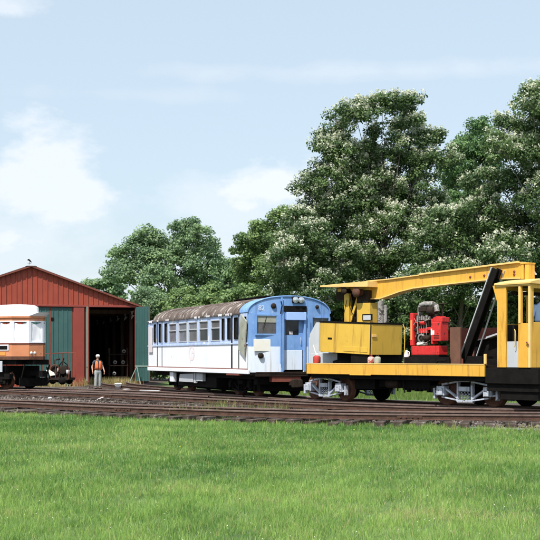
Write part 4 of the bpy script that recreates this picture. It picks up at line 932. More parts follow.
def can(px, py, sc, label, body, cap, spout=True):
    t, x0 = on_deck('fuel_can', label, 'can', px, -1.22, 1.552)
    part('body', body, t, lambda b: b.lathe([(0,0),(.14*sc,0),(.15*sc,.02),(.15*sc,.22*sc),(.12*sc,.27*sc),(.04*sc,.3*sc),(0,.3*sc)], (0,0,0), 'z', 20))
    if spout: part('spout', cap, t, lambda b: b.tube([(0,0,.28*sc),(-.1,0,.42),(-.17,0,.6)], [.035,.025,.02], 8))
    part('handle', cap, t, lambda b: b.tube([(-.08*sc,0,.26*sc),(-.05*sc,0,.36*sc),(.05*sc,0,.36*sc),(.08*sc,0,.26*sc)], .012, 6))
can(316.8, 0, .85, 'red fuel can with a pale tilted spout on the deck', 'dull_red', 'pale_panel')
can(371.0, 0, .72, 'pale pink and white can standing under the yellow house', 'dull_pink', 'dull_red', False)
can(377.5, 0, .72, 'dull green can right of the pale pink can', 'mossy_panel', 'brown_black', False)
def jug():
    t, x0 = on_deck('plastic_jug', 'whitish plastic jug between the yellow house and the red engine', 'jug', 406.5, -1.0, 1.502)
    part('body', 'pale_panel', t, lambda b: b.lathe([(0,0),(.07,0),(.08,.02),(.08,.3),(.04,.42),(.03,.46),(0,.46)], (0,0,0), 'z', 16))
    part('handle', 'cap', t, lambda b: b.tube([(.04,0,.43),(.12,0,.4),(.11,0,.28)], .015, 6))
jug()
def engine():
    yn = -.85; x0 = CC.x(430, yn); w = CC.w(x0, yn)
    t = thing('generator', 'red diesel generator with exhaust muffler on the crane deck', 'engine', loc=(w[0], w[1], 1.5), rz=CC.rz)
    f = lambda px, y=0: (CC.x(409+(px-409)*.80, yn+y)-x0); g = lambda px, py, y=0: CC.z(CC.x(px, yn+y), yn+y, py)-1.5
    part('skid', 'black_steel', t, lambda b: (b.box(f(408), f(449), .02, .5, 0, .12), b.box(f(411), f(446), .0, .45, .12, g(430,355.2))), .01)
    part('base', 'red', t, lambda b: b.box(f(411.8), f(446.6), 0, .38, g(430,355), g(430,345.8)), .015)
    rd = part('radiator', 'red', t, lambda b: (b.box(f(410.2), f(414.4), .0, .1, g(412,345.5), g(412,313.2)), b.box(f(410.2), f(414.4), .3, .38, g(412,345.5), g(412,313.2)), b.box(f(410.2), f(414.4), .1, .3, g(412,315), g(412,313.2)), b.box(f(410.6), f(411.6), .1, .3, g(412,345), g(412,316))), .01)
    part('stripe', 'orange_deep', rd, lambda b: b.box(f(411), f(413), -.008, -.002, g(412,340), g(412,320)))
    def blk(b):
        b.box(f(416,.1), f(435,.1), .12, .36, g(425,342), g(425,325)); b.box(f(418,.1), f(434,.1), .14, .34, g(425,325), g(425,317)); b.lathe([(0,-.06),(.16,-.06),(.16,.02),(0,.02)], (f(423), .1, g(423,338)), 'y', 20)
    part('engine_block', 'brown_black', t, blk, .01)
    def redbits(b):
        b.box(f(420), f(431), .02, .12, g(425,333), g(425,328.5)); b.lathe([(0,-.05),(.06,-.05),(.06,.12),(0,.12)], (f(424.5), .02, g(424,322.8)), 'x', 12); b.box(f(428), f(435), .05, .3, g(430,330), g(430,327))
        b.tube([(f(413),.05,g(413,317)),(f(416),.05,g(416,321)),(f(420),.05,g(420,326))], .02, 6)
    part('cylinder_cover', 'red', t, redbits, .015)
    part('fan_guard', 'grey_dim', t, lambda b: b.lathe([(.1,-.02),(.15,-.02),(.15,.03),(.1,.03),(.1,-.02)], (f(424), 0.02, g(424,338.5)), 'y', 18))
    def pipes(b):
        for k in range(5): b.tube([(f(417+k*3), .06, g(420,327-k)), (f(418+k*3), .02, g(420,332)), (f(416+k*3.4), .05, g(420,337+k))], .012, 5)
        b.tube([(f(415),.0,g(415,325)),(f(419),-.02,g(419,321)),(f(426),-.01,g(426,322)),(f(434),.0,g(434,319))], .018, 6)
        b.tube([(f(434),.02,g(434,340)),(f(431),-.02,g(431,343)),(f(421),.0,g(421,345))], .02, 6)
        for k in range(6): b.box(f(417+k*2.8), f(418.4+k*2.8), .05, .12, g(420,320), g(420,315.5+(k%2)))
    part('pipework', 'sooty', t, pipes)
    part('alternator', 'brown_black', t, lambda b: (b.lathe([(0,-.1),(.08,-.1),(.09,0),(.08,.1),(0,.1)], (f(431),.0,g(431,338)), 'x', 14), b.lathe([(0,-.03),(.06,-.03),(.06,.03),(0,.03)], (f(418),.0,g(418,330)), 'y', 14)))
    part('louvres', 'brown_black', t, lambda b: [b.box(f(440.5), f(447.5), -.03, -.0205, g(444,338.6-k*1.5), g(444,338.1-k*1.5)) for k in range(3)])
    part('pan', 'cream', t, lambda b: b.box(f(418.6), f(429.6), -.02, .12, g(424,345.4), g(424,342.4)), .03)
    part('belt', 'grey_dim', t, lambda b: (b.tube([(f(420.5),-.02,g(420,316)),(f(420.5),-.02,g(420,334))], .018, 6)))
    cb = part('control_box', 'red', t, lambda b: (b.box(f(438), f(449.6), -.02, .32, g(440,341), g(440,322)), b.box(f(436.2), f(438.6), 0, .25, g(437,344), g(437,318.5)), b.box(f(439), f(450.4), .0, .34, g(445,322)+.002, g(445,317)), b.box(f(441.5), f(447), .02, .3, g(445,317), g(445,315.8))), .03)
    part('label_plate', 'cap', cb, lambda b: (b.box(f(436.6), f(438.2), -.012, -.003+.0, g(437,335), g(437,328.5)), b.box(f(438.9), f(441.2), -.03, -.022, g(440,334.5), g(440,330.3))))
    def muff(b):
        zt = g(420,303.8); b.tube([(f(416),.25,g(416,318)),(f(416),.25,g(416,308)),(f(417.5),.25,g(418,305)),(f(421),.25,zt),(f(432),.25,zt-.01),(f(436),.25,zt-.08),(f(437),.25,g(437,311))], .085, 12)
    part('muffler', 'sooty', t, muff, label='sooty pale muffler pipe')
    part('air_cleaner', 'brown_black', t, lambda b: (b.box(f(417.5), f(427), .1, .5, g(420,311.5), g(420,306.8)), b.lathe([(0,-.12),(.14,-.12),(.14,.12),(0,.12)], (f(432), .2, g(432,310.5)), 'x', 16), b.box(f(418), f(438), .2, .5, g(430,318), g(430,314))), .02)
    part('exhaust_stack', 'brown_black', t, lambda b: (b.tube([(f(442.8),.3,g(443,318)),(f(442.8),.3,g(443,303.5))], .03, 8), b.lathe([(0,0),(.12,0),(.12,.03),(0,.04)], (f(442.8),.3,g(443,303.8)), 'z', 14)))
engine()

# ------------------------------------------------------------------ orange and white trolley car
def trolley():
    fr = Fr(-10.49, 52.2, .85, -.53)
    t = thing('trolley_car', 'orange trolley car with white sheeted windows in front of the barn', 'trolley', fr)
    LEN = 10.0
    plan = [(-LEN,-1.2),(-.5,-1.2),(.08,-.72),(.3,-.05),(-.3,.72),(-1.0,1.1),(-LEN,1.1)]
    zq = lambda py: H+(HY-py)*52.0/F
    zf, zb, zw, ztw, zr = zq(357), zq(344), zq(343.5), zq(321), zq(317)
    def ring(b, z0, z1, o=0, cap=False, taper=1.0):
        P = [(x+(o if i not in (0,6) else 0)*.7, y*(1+o/1.2)) for i, (x, y) in enumerate(plan)]; n = len(P)
        b.add([(x,y,z0) for x,y in P]+[((x-1)*taper+1 if taper != 1 and x > -5 else x, y*taper, z1) for x,y in P], [(i,(i+1)%n,(i+1)%n+n,i+n) for i in range(n)]+[tuple(range(n)), tuple(range(n,2*n))] if cap else [(i,(i+1)%n,(i+1)%n+n,i+n) for i in range(n)])
    part('dash', 'orange', t, lambda b: ring(b, zf, zb), label='weathered orange lower body')
    part('belt_rail', 'rust_panel', t, lambda b: ring(b, zb-.02, zb+.035, .02, True))
    part('floor_edge', 'rust', t, lambda b: ring(b, zf-.12, zf+.03, .02, True))
    part('letterboard', 'orange', t, lambda b: ring(b, ztw, zr, .0))
    part('cornice', 'orange', t, lambda b: ring(b, zr-.05, zr+.03, .06, True))
    # windows: sheeted facets with pale frames
    facets = [((-.5,-1.2),(.08,-.72)),((.08,-.72),(.3,-.05)),((.3,-.05),(-.3,.72)),((-.3,.72),(-1.0,1.1))]+[((-LEN+.2+k*.95,-1.2),(-LEN+.2+(k+1)*.95,-1.2)) for k in range(8)]+[((-2.1,-1.2),(-1.3,-1.2)),((-1.3,-1.2),(-.5,-1.2))]
    for (p, q) in facets:
        p = Vector((*p,0)); q = Vector((*q,0)); d = (q-p); n = Vector((d.y,-d.x,0)).normalized(); l = d.length; d = d.normalized()
        def fr2(b):
            for s in (0, 1):
                c = p+d*(.045 if s == 0 else l-.045); b.bar(c+Vector((0,0,zw+.02)), c+Vector((0,0,ztw)), .09, .06, n)
            for z in (zw+.05, ztw-.03): b.bar(p+d*.09+Vector((0,0,z)), q-d*.09+Vector((0,0,z)), .06, .06)
        w = part('window', 'white_paint', t, fr2)
        def sheet(b):
            nx, nz = 8, 8; vs = []
            for j in range(nz+1):
                for i in range(nx+1):
                    u = i/nx; v = j/nz; z = zw+.08+(ztw-.06-zw-.08)*v
                    if j == nz: z -= .10*math.sin(math.pi*u)
                    vs.append(p+d*(.09+(l-.18)*u)+n*(-.012+.02*math.sin(7*u+3*v)*math.sin(5*v))+Vector((0,0,z)))
            b.add(vs, [(j*(nx+1)+i, j*(nx+1)+i+1, (j+1)*(nx+1)+i+1, (j+1)*(nx+1)+i) for j in range(nz) for i in range(nx)], True)
        part('plastic_sheet', 'sheet_white', w, sheet)
    # roofs
    def roof(b):
        ring(b, zr+.03, zr+.2, .05, True, .62)
    part('lower_roof', 'sheet_white', t, roof)
    def up(b):
        P = [(-LEN+.3,-.78),(-.9,-.78),(-.6,-.62),(-.42,-.3),(-.42,.3),(-.6,.62),(-.9,.78),(-LEN+.3,.78)]; n = len(P); z0, z1, z2 = zr+.1, zq(306.5), zq(304.4)
        b.add([(x,y,z0) for x,y in P]+[(x,y,z1) for x,y in P]+[(x-.12 if x > -5 else x,y*.8,z2) for x,y in P], [(k*n+i,k*n+(i+1)%n,(k+1)*n+(i+1)%n,(k+1)*n+i) for k in range(2) for i in range(n)]+[tuple(range(2*n,3*n))], False)
    part('upper_roof', 'sheet_white', t, up, .03)
    part('side_slot', 'white_paint', t, lambda b: b.box(fr.x(-3,-1.2), fr.x(9,-1.2), -1.235, -1.203, zq(350.6), zq(344.8)), .01)
    part('side_slot_opening', 'black_steel', t, lambda b: b.box(fr.x(-3,-1.2)+.08, fr.x(8,-1.2), -1.243, -1.237, zq(349.6), zq(345.8)))
    part('body_stripe', 'orange_deep', t, lambda b: b.box(-LEN, -.88, -1.215, -1.203, zq(355.5), zq(352)))
    n1 = fr.y(31, .1)
    for px in (31.2, 34.6):
        part('headlight', 'cream', t, lambda b: b.lathe([(0,.05),(.05,.05),(.07,.02),(.07,-.06)], (.1+(px-31)*.014, n1+(px-31)*.05, zq(353)), 'x', 14))
    def und(b):
        b.box(-LEN, -.4, -1.05, 1.05, zf-.35, zf-.12); b.box(-.9,.15,-.5,.5,zf-.35,zf-.12); b.box(-2.9,-1.0,-1.1,1.1,.55,zf-.4); b.box(-8.5,-3.6,-.9,.9,.6,1.4); b.box(-1.0,.1,-.1,.1,.9,1.1); b.box(.0,.35,-.14,.14,.85,1.13); b.box(-3.4,-.7,-1.15,-.9,.75,1.0)
    part('underframe', 'black_steel', t, und)
    part('step_panel', 'grey_panel', t, lambda b: b.box(fr.x(-6,-1.2), fr.x(3.6,-1.2), -1.3, -1.25, zq(372), zq(361)), .01)
    for x in (-2.0, -8.0): archbar_truck(t, x, 0, 1.5, 'black trolley truck', 'black_steel')
    part('brake_hose', 'black_steel', t, lambda b: b.tube([(.2,.3,1.3),(.3,.35,.9),(.2,.5,.75)], .03, 6))
    part('life_guard', 'black_steel', t, lambda b: (b.box(-.35,-.3,-.9,.9,.42,.8), b.bar((-.3,-.8,.8),(-.1,-.8,1.4),.05,.05), b.bar((-.3,.8,.8),(-.1,.8,1.4),.05,.05)))
trolley()

# ------------------------------------------------------------------ hand cart with machinery between trolley and barn
def cart():
    x, y = gp(58, 384.4, .3); fr = Fr(x, y, .99, -.12)
    t = thing('rail_cart', 'rusty rail cart heaped with machinery in front of the green doors', 'rail cart', fr)
    s = y/F; P = lambda px: (px-58)*s; Q = lambda py: H+(HY-py)*s
    part('platform', 'brown_black', t, lambda b: (b.box(P(44.5), P(72), -.6, .6, Q(380), Q(377.5)), b.box(P(46),P(70),-.5,-.4,Q(382),Q(380))), .01)
    for px in (49, 66):
        for s2 in (-.6, .6): part('wheel', 'black_steel', t, lambda b: b.lathe([(0,-.04),(.2,-.04),(.2,.04),(0,.04)], (P(px), s2, .5), 'y', 18))
    def rail(b):
        for yy in (-.58, .58):
            b.tube([(P(45.5),yy,Q(379)),(P(45.5),yy,Q(353.8)),(P(72.5),yy,Q(352.6)),(P(72.5),yy,Q(379))], .022, 6)
            b.tube([(P(59),yy,Q(379)),(P(59),yy,Q(353.4))], .018, 6)
    part('railing', 'rust_panel', t, rail)
    def mach(b):
        b.box(P(52), P(64), -.3, .35, Q(378), Q(366)); b.lathe([(0,-.3),(.2,-.3),(.24,-.26),(.24,.26),(.2,.3),(0,.3)], (P(65), -.1, Q(370)), 'y', 18)
        b.tube([(P(55),0,Q(366)),(P(55),0,Q(360)),(P(60),0,Q(359))], .05, 8); b.tube([(P(60),-.2,Q(366)),(P(64),-.2,Q(361)),(P(69),-.2,Q(365)),(P(69),-.2,Q(377))], .035, 8); b.box(P(66),P(70),-.3,.3,Q(378),Q(371))
        b.bar((P(61),-.35,Q(378)),(P(66),-.35,Q(358)),.05,.06)
    part('machinery', 'brown_black', t, mach, .015)
    part('pale_casting', 'cream', t, lambda b: (b.prism([(P(48.5),Q(370.5)),(P(50.5),Q(369)),(P(57),Q(373)),(P(58),Q(375.2)),(P(53),Q(376)),(P(49.5),Q(373.5))], -.5, -.38, 'y'), b.box(P(59.5), P(61), -.42, -.34, Q(372), Q(368))), .02)
    part('flywheel', 'rust', t, lambda b: b.lathe([(.2,-.03),(.25,-.03),(.25,.03),(.2,.03),(.2,-.03)], (P(57), -.4, Q(369)), 'y', 20))
    part('tank', 'grey_panel', t, lambda b: b.lathe([(0,-.12),(.09,-.12),(.1,0),(.09,.12),(0,.12)], (P(70.5), -.4, Q(372)), 'z', 12))
cart()

# ------------------------------------------------------------------ small things on the ground
def lump(name, label, cat, px, py, r, m, z=0.05, sq=.7, group=None, seg=9, elong=1):
    x, y = gp(px, py, z); b = MB(); rr = []
    for j in range(1, 5):
        for k in range(seg):
            a = 2*math.pi*k/seg; h = math.pi*j/5; q = r*(1+random.uniform(-.18,.18)); rr.append((q*math.sin(h)*math.cos(a)*elong, q*math.sin(h)*math.sin(a), q*math.cos(h)*sq+r*sq))
    n = seg; b.add(rr+[(0,0,r*sq*2),(0,0,0)], [(j*n+k, j*n+(k+1)%n, (j+1)*n+(k+1)%n, (j+1)*n+k) for j in range(3) for k in range(n)]+[(k,(k+1)%n,4*n) for k in range(n)]+[(3*n+(k+1)%n,3*n+k,4*n+1) for k in range(n)])
    o = b.build(name, m, None, .01); o.location = (x, y, z); tag(o, label, cat, group); return o
def bucket():
    x, y = gp(118.3, 389, .12); t = thing('bucket', 'white plastic bucket on the ground right of the person', 'bucket', loc=(x, y, .12))
    part('pail', 'cap', t, lambda b: b.lathe([(0,0),(.14,0),(.17,.26),(.18,.27),(.18,.29),(.15,.29),(.13,.02),(0,.02)], (0,0,0), 'z', 24))
    part('lid', 'cap', t, lambda b: b.lathe([(0,.31),(.16,.3),(.19,.285),(.19,.26)], (0,0,0), 'z', 24))
    part('handle', 'grey_panel', t, lambda b: b.tube([(.18*math.cos(a), -.02-.16*math.sin(a), .24-.1*math.sin(a)) for a in np.linspace(0, math.pi, 9)], .008, 5))
bucket()
lump('paper_scrap', 'flat pale scrap lying right of the white bucket', 'scrap', 126.4, 390, .13, 'pale_panel', .14, .25, None, 7, 1.7)
for i, (px, py, r, lb) in enumerate(((99.5,401,.1,'white rock between the tracks, leftmost and smallest of the row'),(103,400.5,.14,'white rock between the tracks, the largest of the row'),(108.5,401.5,.12,'white rock between the tracks, rightmost of the row'),
                                     (153.5,403.6,.07,'small lone pale rock between the tracks nearer the blue car'),(50,399.5,.09,'pale rock between the tracks in front of the rail cart'))):
    lump('rock', lb, 'rock', px, py, r, 'concrete', .03, .55, 'pale rocks between the tracks')
def plank(px, py, l, label, ang=0, m='grey_panel', z=.17, w=.2):
    x, y = gp(px, py, z); b = MB(); b.box(-l/2, l/2, -w/2, w/2, 0, .05); o = b.build('plank', m, None, .008); o.location = (x, y, z); o.rotation_euler = (0, R(1.5), R(ang)); tag(o, label, 'plank', 'loose planks among the tracks')
plank(150, 391.2, .95, 'pale grey plank lying near the rear of the blue car', -10)
plank(208, 390.6, 1.2, 'pale grey plank lying below the middle of the blue car', -30)
plank(143, 406.2, .6, 'rusty brown board on the track by the lawn', -35, 'rust', .2)
plank(29, 406.8, .6, 'pale board on the track at the far left', -30, 'pale_panel', .14)

# ------------------------------------------------------------------ person in the orange vest
def skin(name, joints, edges, m, parent, root=0, sub=2):
    """joints: (x, y, z, radius_x, radius_y)"""
    me = bpy.data.meshes.new(name); me.from_pydata([j[:3] for j in joints], edges, [])
    o = bpy.data.objects.new(name, me); COL.objects.link(o)
    s = o.modifiers.new('skin', 'SKIN'); 
    for i, j in enumerate(joints):
        me.skin_vertices[0].data[i].radius = (j[3], j[4] if len(j) > 4 else j[3]); me.skin_vertices[0].data[i].use_root = (i == root)
    s.use_smooth_shade = True; q = o.modifiers.new('sub', 'SUBSURF'); q.levels = sub; q.render_levels = sub
    dg = bpy.context.evaluated_depsgraph_get(); m2 = bpy.data.meshes.new_from_object(o.evaluated_get(dg)); bpy.data.objects.remove(o)
    m2.materials.clear(); m2.materials.append(M[m]); m2.polygons.foreach_set('use_smooth', [True]*len(m2.polygons))
    o = bpy.data.objects.new(name, m2); COL.objects.link(o); o.parent = parent; return o
def person():
    x, y = gp(97.8, 389.2, .12)
    t = thing('person', 'person in orange vest, white cap and grey trousers walking past the barn doorway', 'person', loc=(x, y, .12), rz=R(28))
    # local: faces -y, image right is +x
    J = [(0,0,.93,.15,.11),(0,.01,1.10,.14,.10),(0,.015,1.27,.155,.11),(0,.02,1.41,.11,.08),(0,.01,1.49,.052,.05),(0,-.01,1.56,.062,.07),(0,-.015,1.64,.078,.092),(0,-.01,1.71,.06,.075),
         (-.19,.02,1.39,.058,.058),(-.285,.05,1.14,.042,.042),(-.30,-.06,.93,.028,.03),(.19,.0,1.38,.058,.058),(.265,-.01,1.12,.042,.042),(.30,-.13,.92,.028,.03),
         (-.09,0,.86,.09,.09),(-.10,-.01,.48,.058,.062),(-.10,.03,.09,.036,.04),(.09,0,.86,.09,.09),(.11,.0,.48,.058,.062),(.12,.06,.09,.036,.04),
         (-.105,-.08,.045,.036,.03),(.13,-.05,.045,.036,.03)]
    E = [(0,1),(1,2),(2,3),(3,4),(4,5),(5,6),(6,7),(3,8),(8,9),(9,10),(3,11),(11,12),(12,13),(0,14),(14,15),(15,16),(0,17),(17,18),(18,19),(16,20),(19,21)]
    for s, wi in ((-1, 10), (1, 13)):     # hands: palm, four fingers and a thumb
        wx, wy, wz = J[wi][:3]; p = len(J); J.append((wx, wy-.012, wz-.07, .022, .036)); E.append((wi, p))
        for k, ln in enumerate((.07,.078,.072,.055)):
            q = len(J); fy = wy-.04+k*.021; J.append((wx, fy, wz-.105, .010, .010)); J.append((wx-s*.008, fy-.003, wz-.105-ln*.5, .009, .009)); J.append((wx-s*.022, fy-.008, wz-.105-ln*.95, .007, .007)); E += [(p,q),(q,q+1),(q+1,q+2)]
        q = len(J); J.append((wx-s*.012, wy-.05, wz-.045, .011, .011)); J.append((wx-s*.02, wy-.07, wz-.085, .009, .009)); E += [(p,q),(q,q+1)]
    skin('body', J, E, 'skin', t)
    # face
    fz = 1.635
    part('face_features', 'brown_black', t, lambda b: [b.lathe([(0,-.012),(.009,-.008),(.009,.005)], (s*.03, -.103, fz), 'y', 8) for s in (-1,1)]+[b.box(-.022,.022,-.108,-.1,fz-.068,fz-.06)])
    part('nose', 'skin', t, lambda b: b.prism([(-.105,fz+.0),(-.132,fz-.035),(-.105,fz-.042)], -.012, .012, 'x'), .005)
    for s in (-1, 1): part('ear', 'skin', t, lambda b: b.lathe([(0,-.01),(.022,-.008),(.026,.0),(.02,.01),(0,.01)], (s*.083, -.0, fz-.01), 'x', 12))
    part('hair', 'grey_panel', t, lambda b: b.lathe([(.06,fz-.05),(.088,fz-.02),(.094,fz+.03),(.085,fz+.05)], (0,.01,0), 'z', 20))
    part('cap', 'cap', t, lambda b: (b.lathe([(.099,fz+.025),(.1,fz+.05),(.09,fz+.09),(.06,fz+.12),(0,fz+.13)], (0,0,0), 'z', 24), b.prism([(.085*math.cos(a), -.07-.11*math.sin(a)) for a in np.linspace(0, math.pi, 12)], fz+.025, fz+.037, 'z')))
    # clothing
    skin('shirt', [(0,0,1.0,.165,.125),(0,.01,1.15,.162,.12),(0,.015,1.3,.172,.125),(0,.02,1.42,.115,.09),(0,.015,1.465,.06,.06),(-.19,.02,1.40,.074,.074),(-.25,.04,1.22,.07,.07),(.19,.02,1.40,.074,.074),(.24,.0,1.20,.07,.07)],
         [(0,1),(1,2),(2,3),(3,4),(3,5),(5,6),(3,7),(7,8)], 'shirt_dark', t)
    def vest(b):
        # two front panels, back and shoulders around the chest, open at the sides
        for s in (-1, 1):
            vs = []
            for (z, xo, xi, yf) in ((.99,.175,.02,-.135),(1.12,.172,.02,-.14),(1.26,.178,.025,-.15),(1.36,.165,.035,-.13),(1.44,.12,.055,-.075),(1.465,.115,.06,.0),(1.44,.125,.02,.1),(1.3,.175,.0,.155),(1.12,.172,.0,.155),(.99,.172,.0,.15)):
                n = 5
                for i in range(n):
                    u = i/(n-1); xx = xi+(xo-xi)*u; bend = (1-(xx/.2)**2); vs.append((s*xx, yf*(.55+.45*bend) if abs(yf) > .01 else yf, z))
            r = len(vs)//5; b.add(vs, [(j*5+i, j*5+i+1, (j+1)*5+i+1, (j+1)*5+i) for j in range(r-1) for i in range(4)], True)
    v = part('vest', 'vest', t, vest, label='bright orange safety vest'); sm = v.modifiers.new('thick', 'SOLIDIFY'); sm.thickness = .012
    skin('trousers', [(0,0,.96,.165,.125),(-.095,0,.84,.108,.105),(-.105,-.01,.48,.08,.085),(-.105,.03,.10,.072,.078),(.095,0,.84,.108,.105),(.115,0,.48,.08,.085),(.125,.06,.10,.072,.078),(0,0,1.02,.158,.12)], [(0,7),(0,1),(1,2),(2,3),(0,4),(4,5),(5,6)], 'trousers', t)
    part('belt', 'brown_black', t, lambda b: b.lathe([(.17,1.0),(.172,1.0),(.172,1.04),(.17,1.04)], (0,0,0), 'z', 24)).scale = (1, .78, 1)
    for s, (sx, sy) in ((-1, (-.105,.0)), (1, (.128,.03))):
        part('shoe', 'brown_black', t, lambda b: b.prism([(sx-.05,sy+.08),(sx-.055,sy-.08),(sx-.03,sy-.17),(sx+.03,sy-.17),(sx+.055,sy-.08),(sx+.05,sy+.08)], 0, .09, 'z'), .025)
person()

# ------------------------------------------------------------------ birds / trees
def tree(name, label, cat, d, lobes, leafm, trunk_px=None, leaf=.2, blossom=0.0, dens=1.0, group=None, trunk_w=.3, bark='bark', depth=1.0, rc=.55, flat=.6, per=100, bsize=.10):
    s = d/F; cs = []
    base_px = trunk_px if trunk_px is not None else float(np.mean([l[0] for l in lobes]))
    bx = (base_px-270)*s; t = thing(name, label, cat, loc=(bx, d, 0), group=group)
    ymn, ymx = min(l[1] for l in lobes), max(l[1] for l in lobes)
    for i, l in enumerate(lobes):
        px, py, r = l[:3]; off = (l[3] if len(l) > 3 else rng.uniform(-1, 1)*depth*1.6)
        cs.append(((px-270)*s-bx, off, max(H+(HY-py)*s, r*s*.35), r*s))
    C, Rr = [], []
    for (x, y, z, r) in cs:
        r = r*1.1; n = max(6, int(dens*5.2*(r/rc)**2)); v = rng.normal(size=(n,3)); v /= np.linalg.norm(v,axis=1)[:,None]
        v[:,2] = np.where(rng.uniform(0,1,n) < .3, np.abs(v[:,2]), v[:,2])
        k = rng.uniform(.45,1.02,n)[:,None]**.6; p = np.array([x,y,z])+v*k*r*np.array([1,depth,.92]); C.append(p)
    C = np.concatenate(C); C = C[C[:,2] > .25]; n = len(C); Rc = rc*rng.uniform(.55,1.3,n)
    m = (per*(Rc/rc)**2).astype(int)+8; idx = np.repeat(np.arange(n), m); N_ = len(idx)
    v = rng.normal(size=(N_,3)); v /= np.linalg.norm(v,axis=1)[:,None]; rad = rng.uniform(.15,1,N_)**.55
    P = C[idx]+v*rad[:,None]*Rc[idx][:,None]*np.array([1,1,flat])
    keep = P[:,2] > .05; P = P[keep]; v = v[keep]; idx = idx[keep]; N_ = len(P)
    nrm = v*.7+np.array([0,0,.55])+rng.normal(size=(N_,3))*.5; nrm /= np.linalg.norm(nrm,axis=1)[:,None]
    a = rng.normal(size=(N_,3)); a -= nrm*np.sum(a*nrm,axis=1)[:,None]; a /= np.linalg.norm(a,axis=1)[:,None]; b = np.cross(nrm, a)
    L_ = (leaf*rng.uniform(.6,1.35,N_))[:,None]; w = L_*.36
    Vv = np.stack([P-a*L_*.5, P+b*w-nrm*L_*.06, P+a*L_*.5-nrm*L_*.12, P-b*w-nrm*L_*.06], 1).reshape(-1,3)
    tone = np.clip(rng.normal(.5,.13,n), .1, .9)
    att = np.clip(tone[idx]+rng.normal(0,.14,N_), 0, .84)
    nmesh('crown', Vv, np.arange(N_*4).reshape(-1,4), M[leafm], att, t)
    if blossom > 0:
        kb = rng.uniform(0,1,n) < blossom
        ci = np.where(kb)[0]; VV, FF, AA = [], [], []
        q = 60; idx2 = np.repeat(ci, q); nn = len(idx2)
        # panicles: three upright spikes per clump
        sp = rng.integers(0, 3, nn); ang = (rng.uniform(0,6.28,n)[idx2]+sp*2.1); rr = Rc[idx2]*rng.uniform(.3,.75,n)[idx2]
        h = rng.uniform(0,1,nn); wdt = .19*(1-h*.7)
        P2 = C[idx2]+np.stack([np.cos(ang)*rr+rng.normal(0,1,nn)*wdt*.7, np.sin(ang)*rr+rng.normal(0,1,nn)*wdt*.7, Rc[idx2]*flat*.75+h*.34-.1], -1)
        v2 = rng.normal(size=(nn,3))+np.array([0,-.3,.6]); v2 /= np.linalg.norm(v2,axis=1)[:,None]
        a2 = rng.normal(size=(nn,3)); a2 -= v2*np.sum(a2*v2,axis=1)[:,None]; a2 /= np.linalg.norm(a2,axis=1)[:,None]; b2 = np.cross(v2,a2)
        S_ = (bsize*rng.uniform(.6,1.3,nn))[:,None]*.5
        V2 = np.stack([P2-a2*S_, P2+b2*S_, P2+a2*S_, P2-b2*S_], 1).reshape(-1,3)
        nmesh('blossom', V2, np.arange(nn*4).reshape(-1,4), M['blossom'], rng.uniform(0,.84,nn), t)
    # trunk and limbs
    tb = MB(); zt = H+(HY-(ymn*.6+ymx*.4))*s; top = max(c[2] for c in cs)*.86
    tp = [(0,0,-.1)]; 
    for k in range(1, 9): tp.append((math.sin(k*1.3)*.12*trunk_w/.3, math.cos(k*1.7)*.1, top*k/8))
    tb.tube(tp, [trunk_w*(1.25 if k == 0 else 1)*(1-.105*k) for k in range(9)], 10)
    for (x, y, z, r) in cs:
        if z < 1.5: continue
        z0 = max(min(z*.62, z-abs(x)*.8), .8); k = z0/top; w0 = trunk_w*max(.2, 1-.9*k)*.33
        p0 = (math.sin(min(k,1)*8*1.3)*.12*trunk_w/.3*.5, 0, z0)
        mid = (x*.5+rng.uniform(-.2,.2), y*.5, z0+(z-z0)*.42)
        tb.tube([p0, mid, (x, y, z)], [w0, w0*.7, w0*.4], 6)
        sel = np.where(np.linalg.norm(C-np.array([x,y,z]),axis=1) < r*1.05)[0]
        for q in rng.choice(sel, min(9, len(sel)), replace=False) if len(sel) else []:
            c = C[q]; tb.tube([(x,y,z), tuple((np.array([x,y,z])+c)/2+rng.normal(0,.1,3)), tuple(c)], [w0*.38, w0*.25, .015], 5, cap=False)
    tb.build('trunk', bark, t)
    return t
GT = 'trees standing behind the yard'
tree('catalpa_tree', 'tallest tree, rounded and full of white blossom, right of the blue rail car', 'tree', 72, [(380,114,18),(354,121,18),(405,115,16),(338,120,11),(328,136,13),(322,156,14),(316,176,11),(430,137,12),(372,152,15,2),(366,170,15,1),(398,158,15,-1),(374,192,20,-.5),(392,196,18,.8),(350,178,17,.5),(410,190,16,-.6),(362,215,22,.3),(384,222,22,-.4),(412,124,17),(338,145,16),(345,160,18),(384,140,18),(421,145,17),(330,184,19),(368,172,18),(408,172,19),(448,157,11),(432,165,13),(303,189,9),(315,193,11),
     (350,206,24),(395,206,24),(318,214,18),(431,206,18),(330,240,30),(380,240,32),(425,240,28),(365,270,30),(405,275,30),(345,285,26)], 'leaf_a', 384, .15, .72, 1.1, GT, .36, 'bark_light')
tree('flowering_tree', 'white flowering tree at the right edge of the view behind the crane cab', 'tree', 64, [(546,97,19),(526,112,18),(512,130,17),(545,128,24),(496,152,18),(520,160,22),(556,165,30),(486,183,17),(510,195,24),(545,205,28),(585,140,34),(590,200,36),(480,215,20),(515,232,26),(560,245,34),(500,262,26),(540,280,30),(610,260,40)],
     'leaf_a', 552, .15, .62, 1.1, GT, .36, 'bark_light')
tree('feathery_tree', 'fresh green feathery tree between the two flowering trees', 'tree', 84, [(487,134,12),(476,131,10),(466,140,10),(497,150,12),(482,150,15),(462,152,12),(478,158,16),(451,172,13),(468,182,20),(490,180,16),(452,205,18),(480,210,22),(445,235,20),(470,240,24)], 'leaf_c', 470, .16, 0, 1.4, GT, .24)
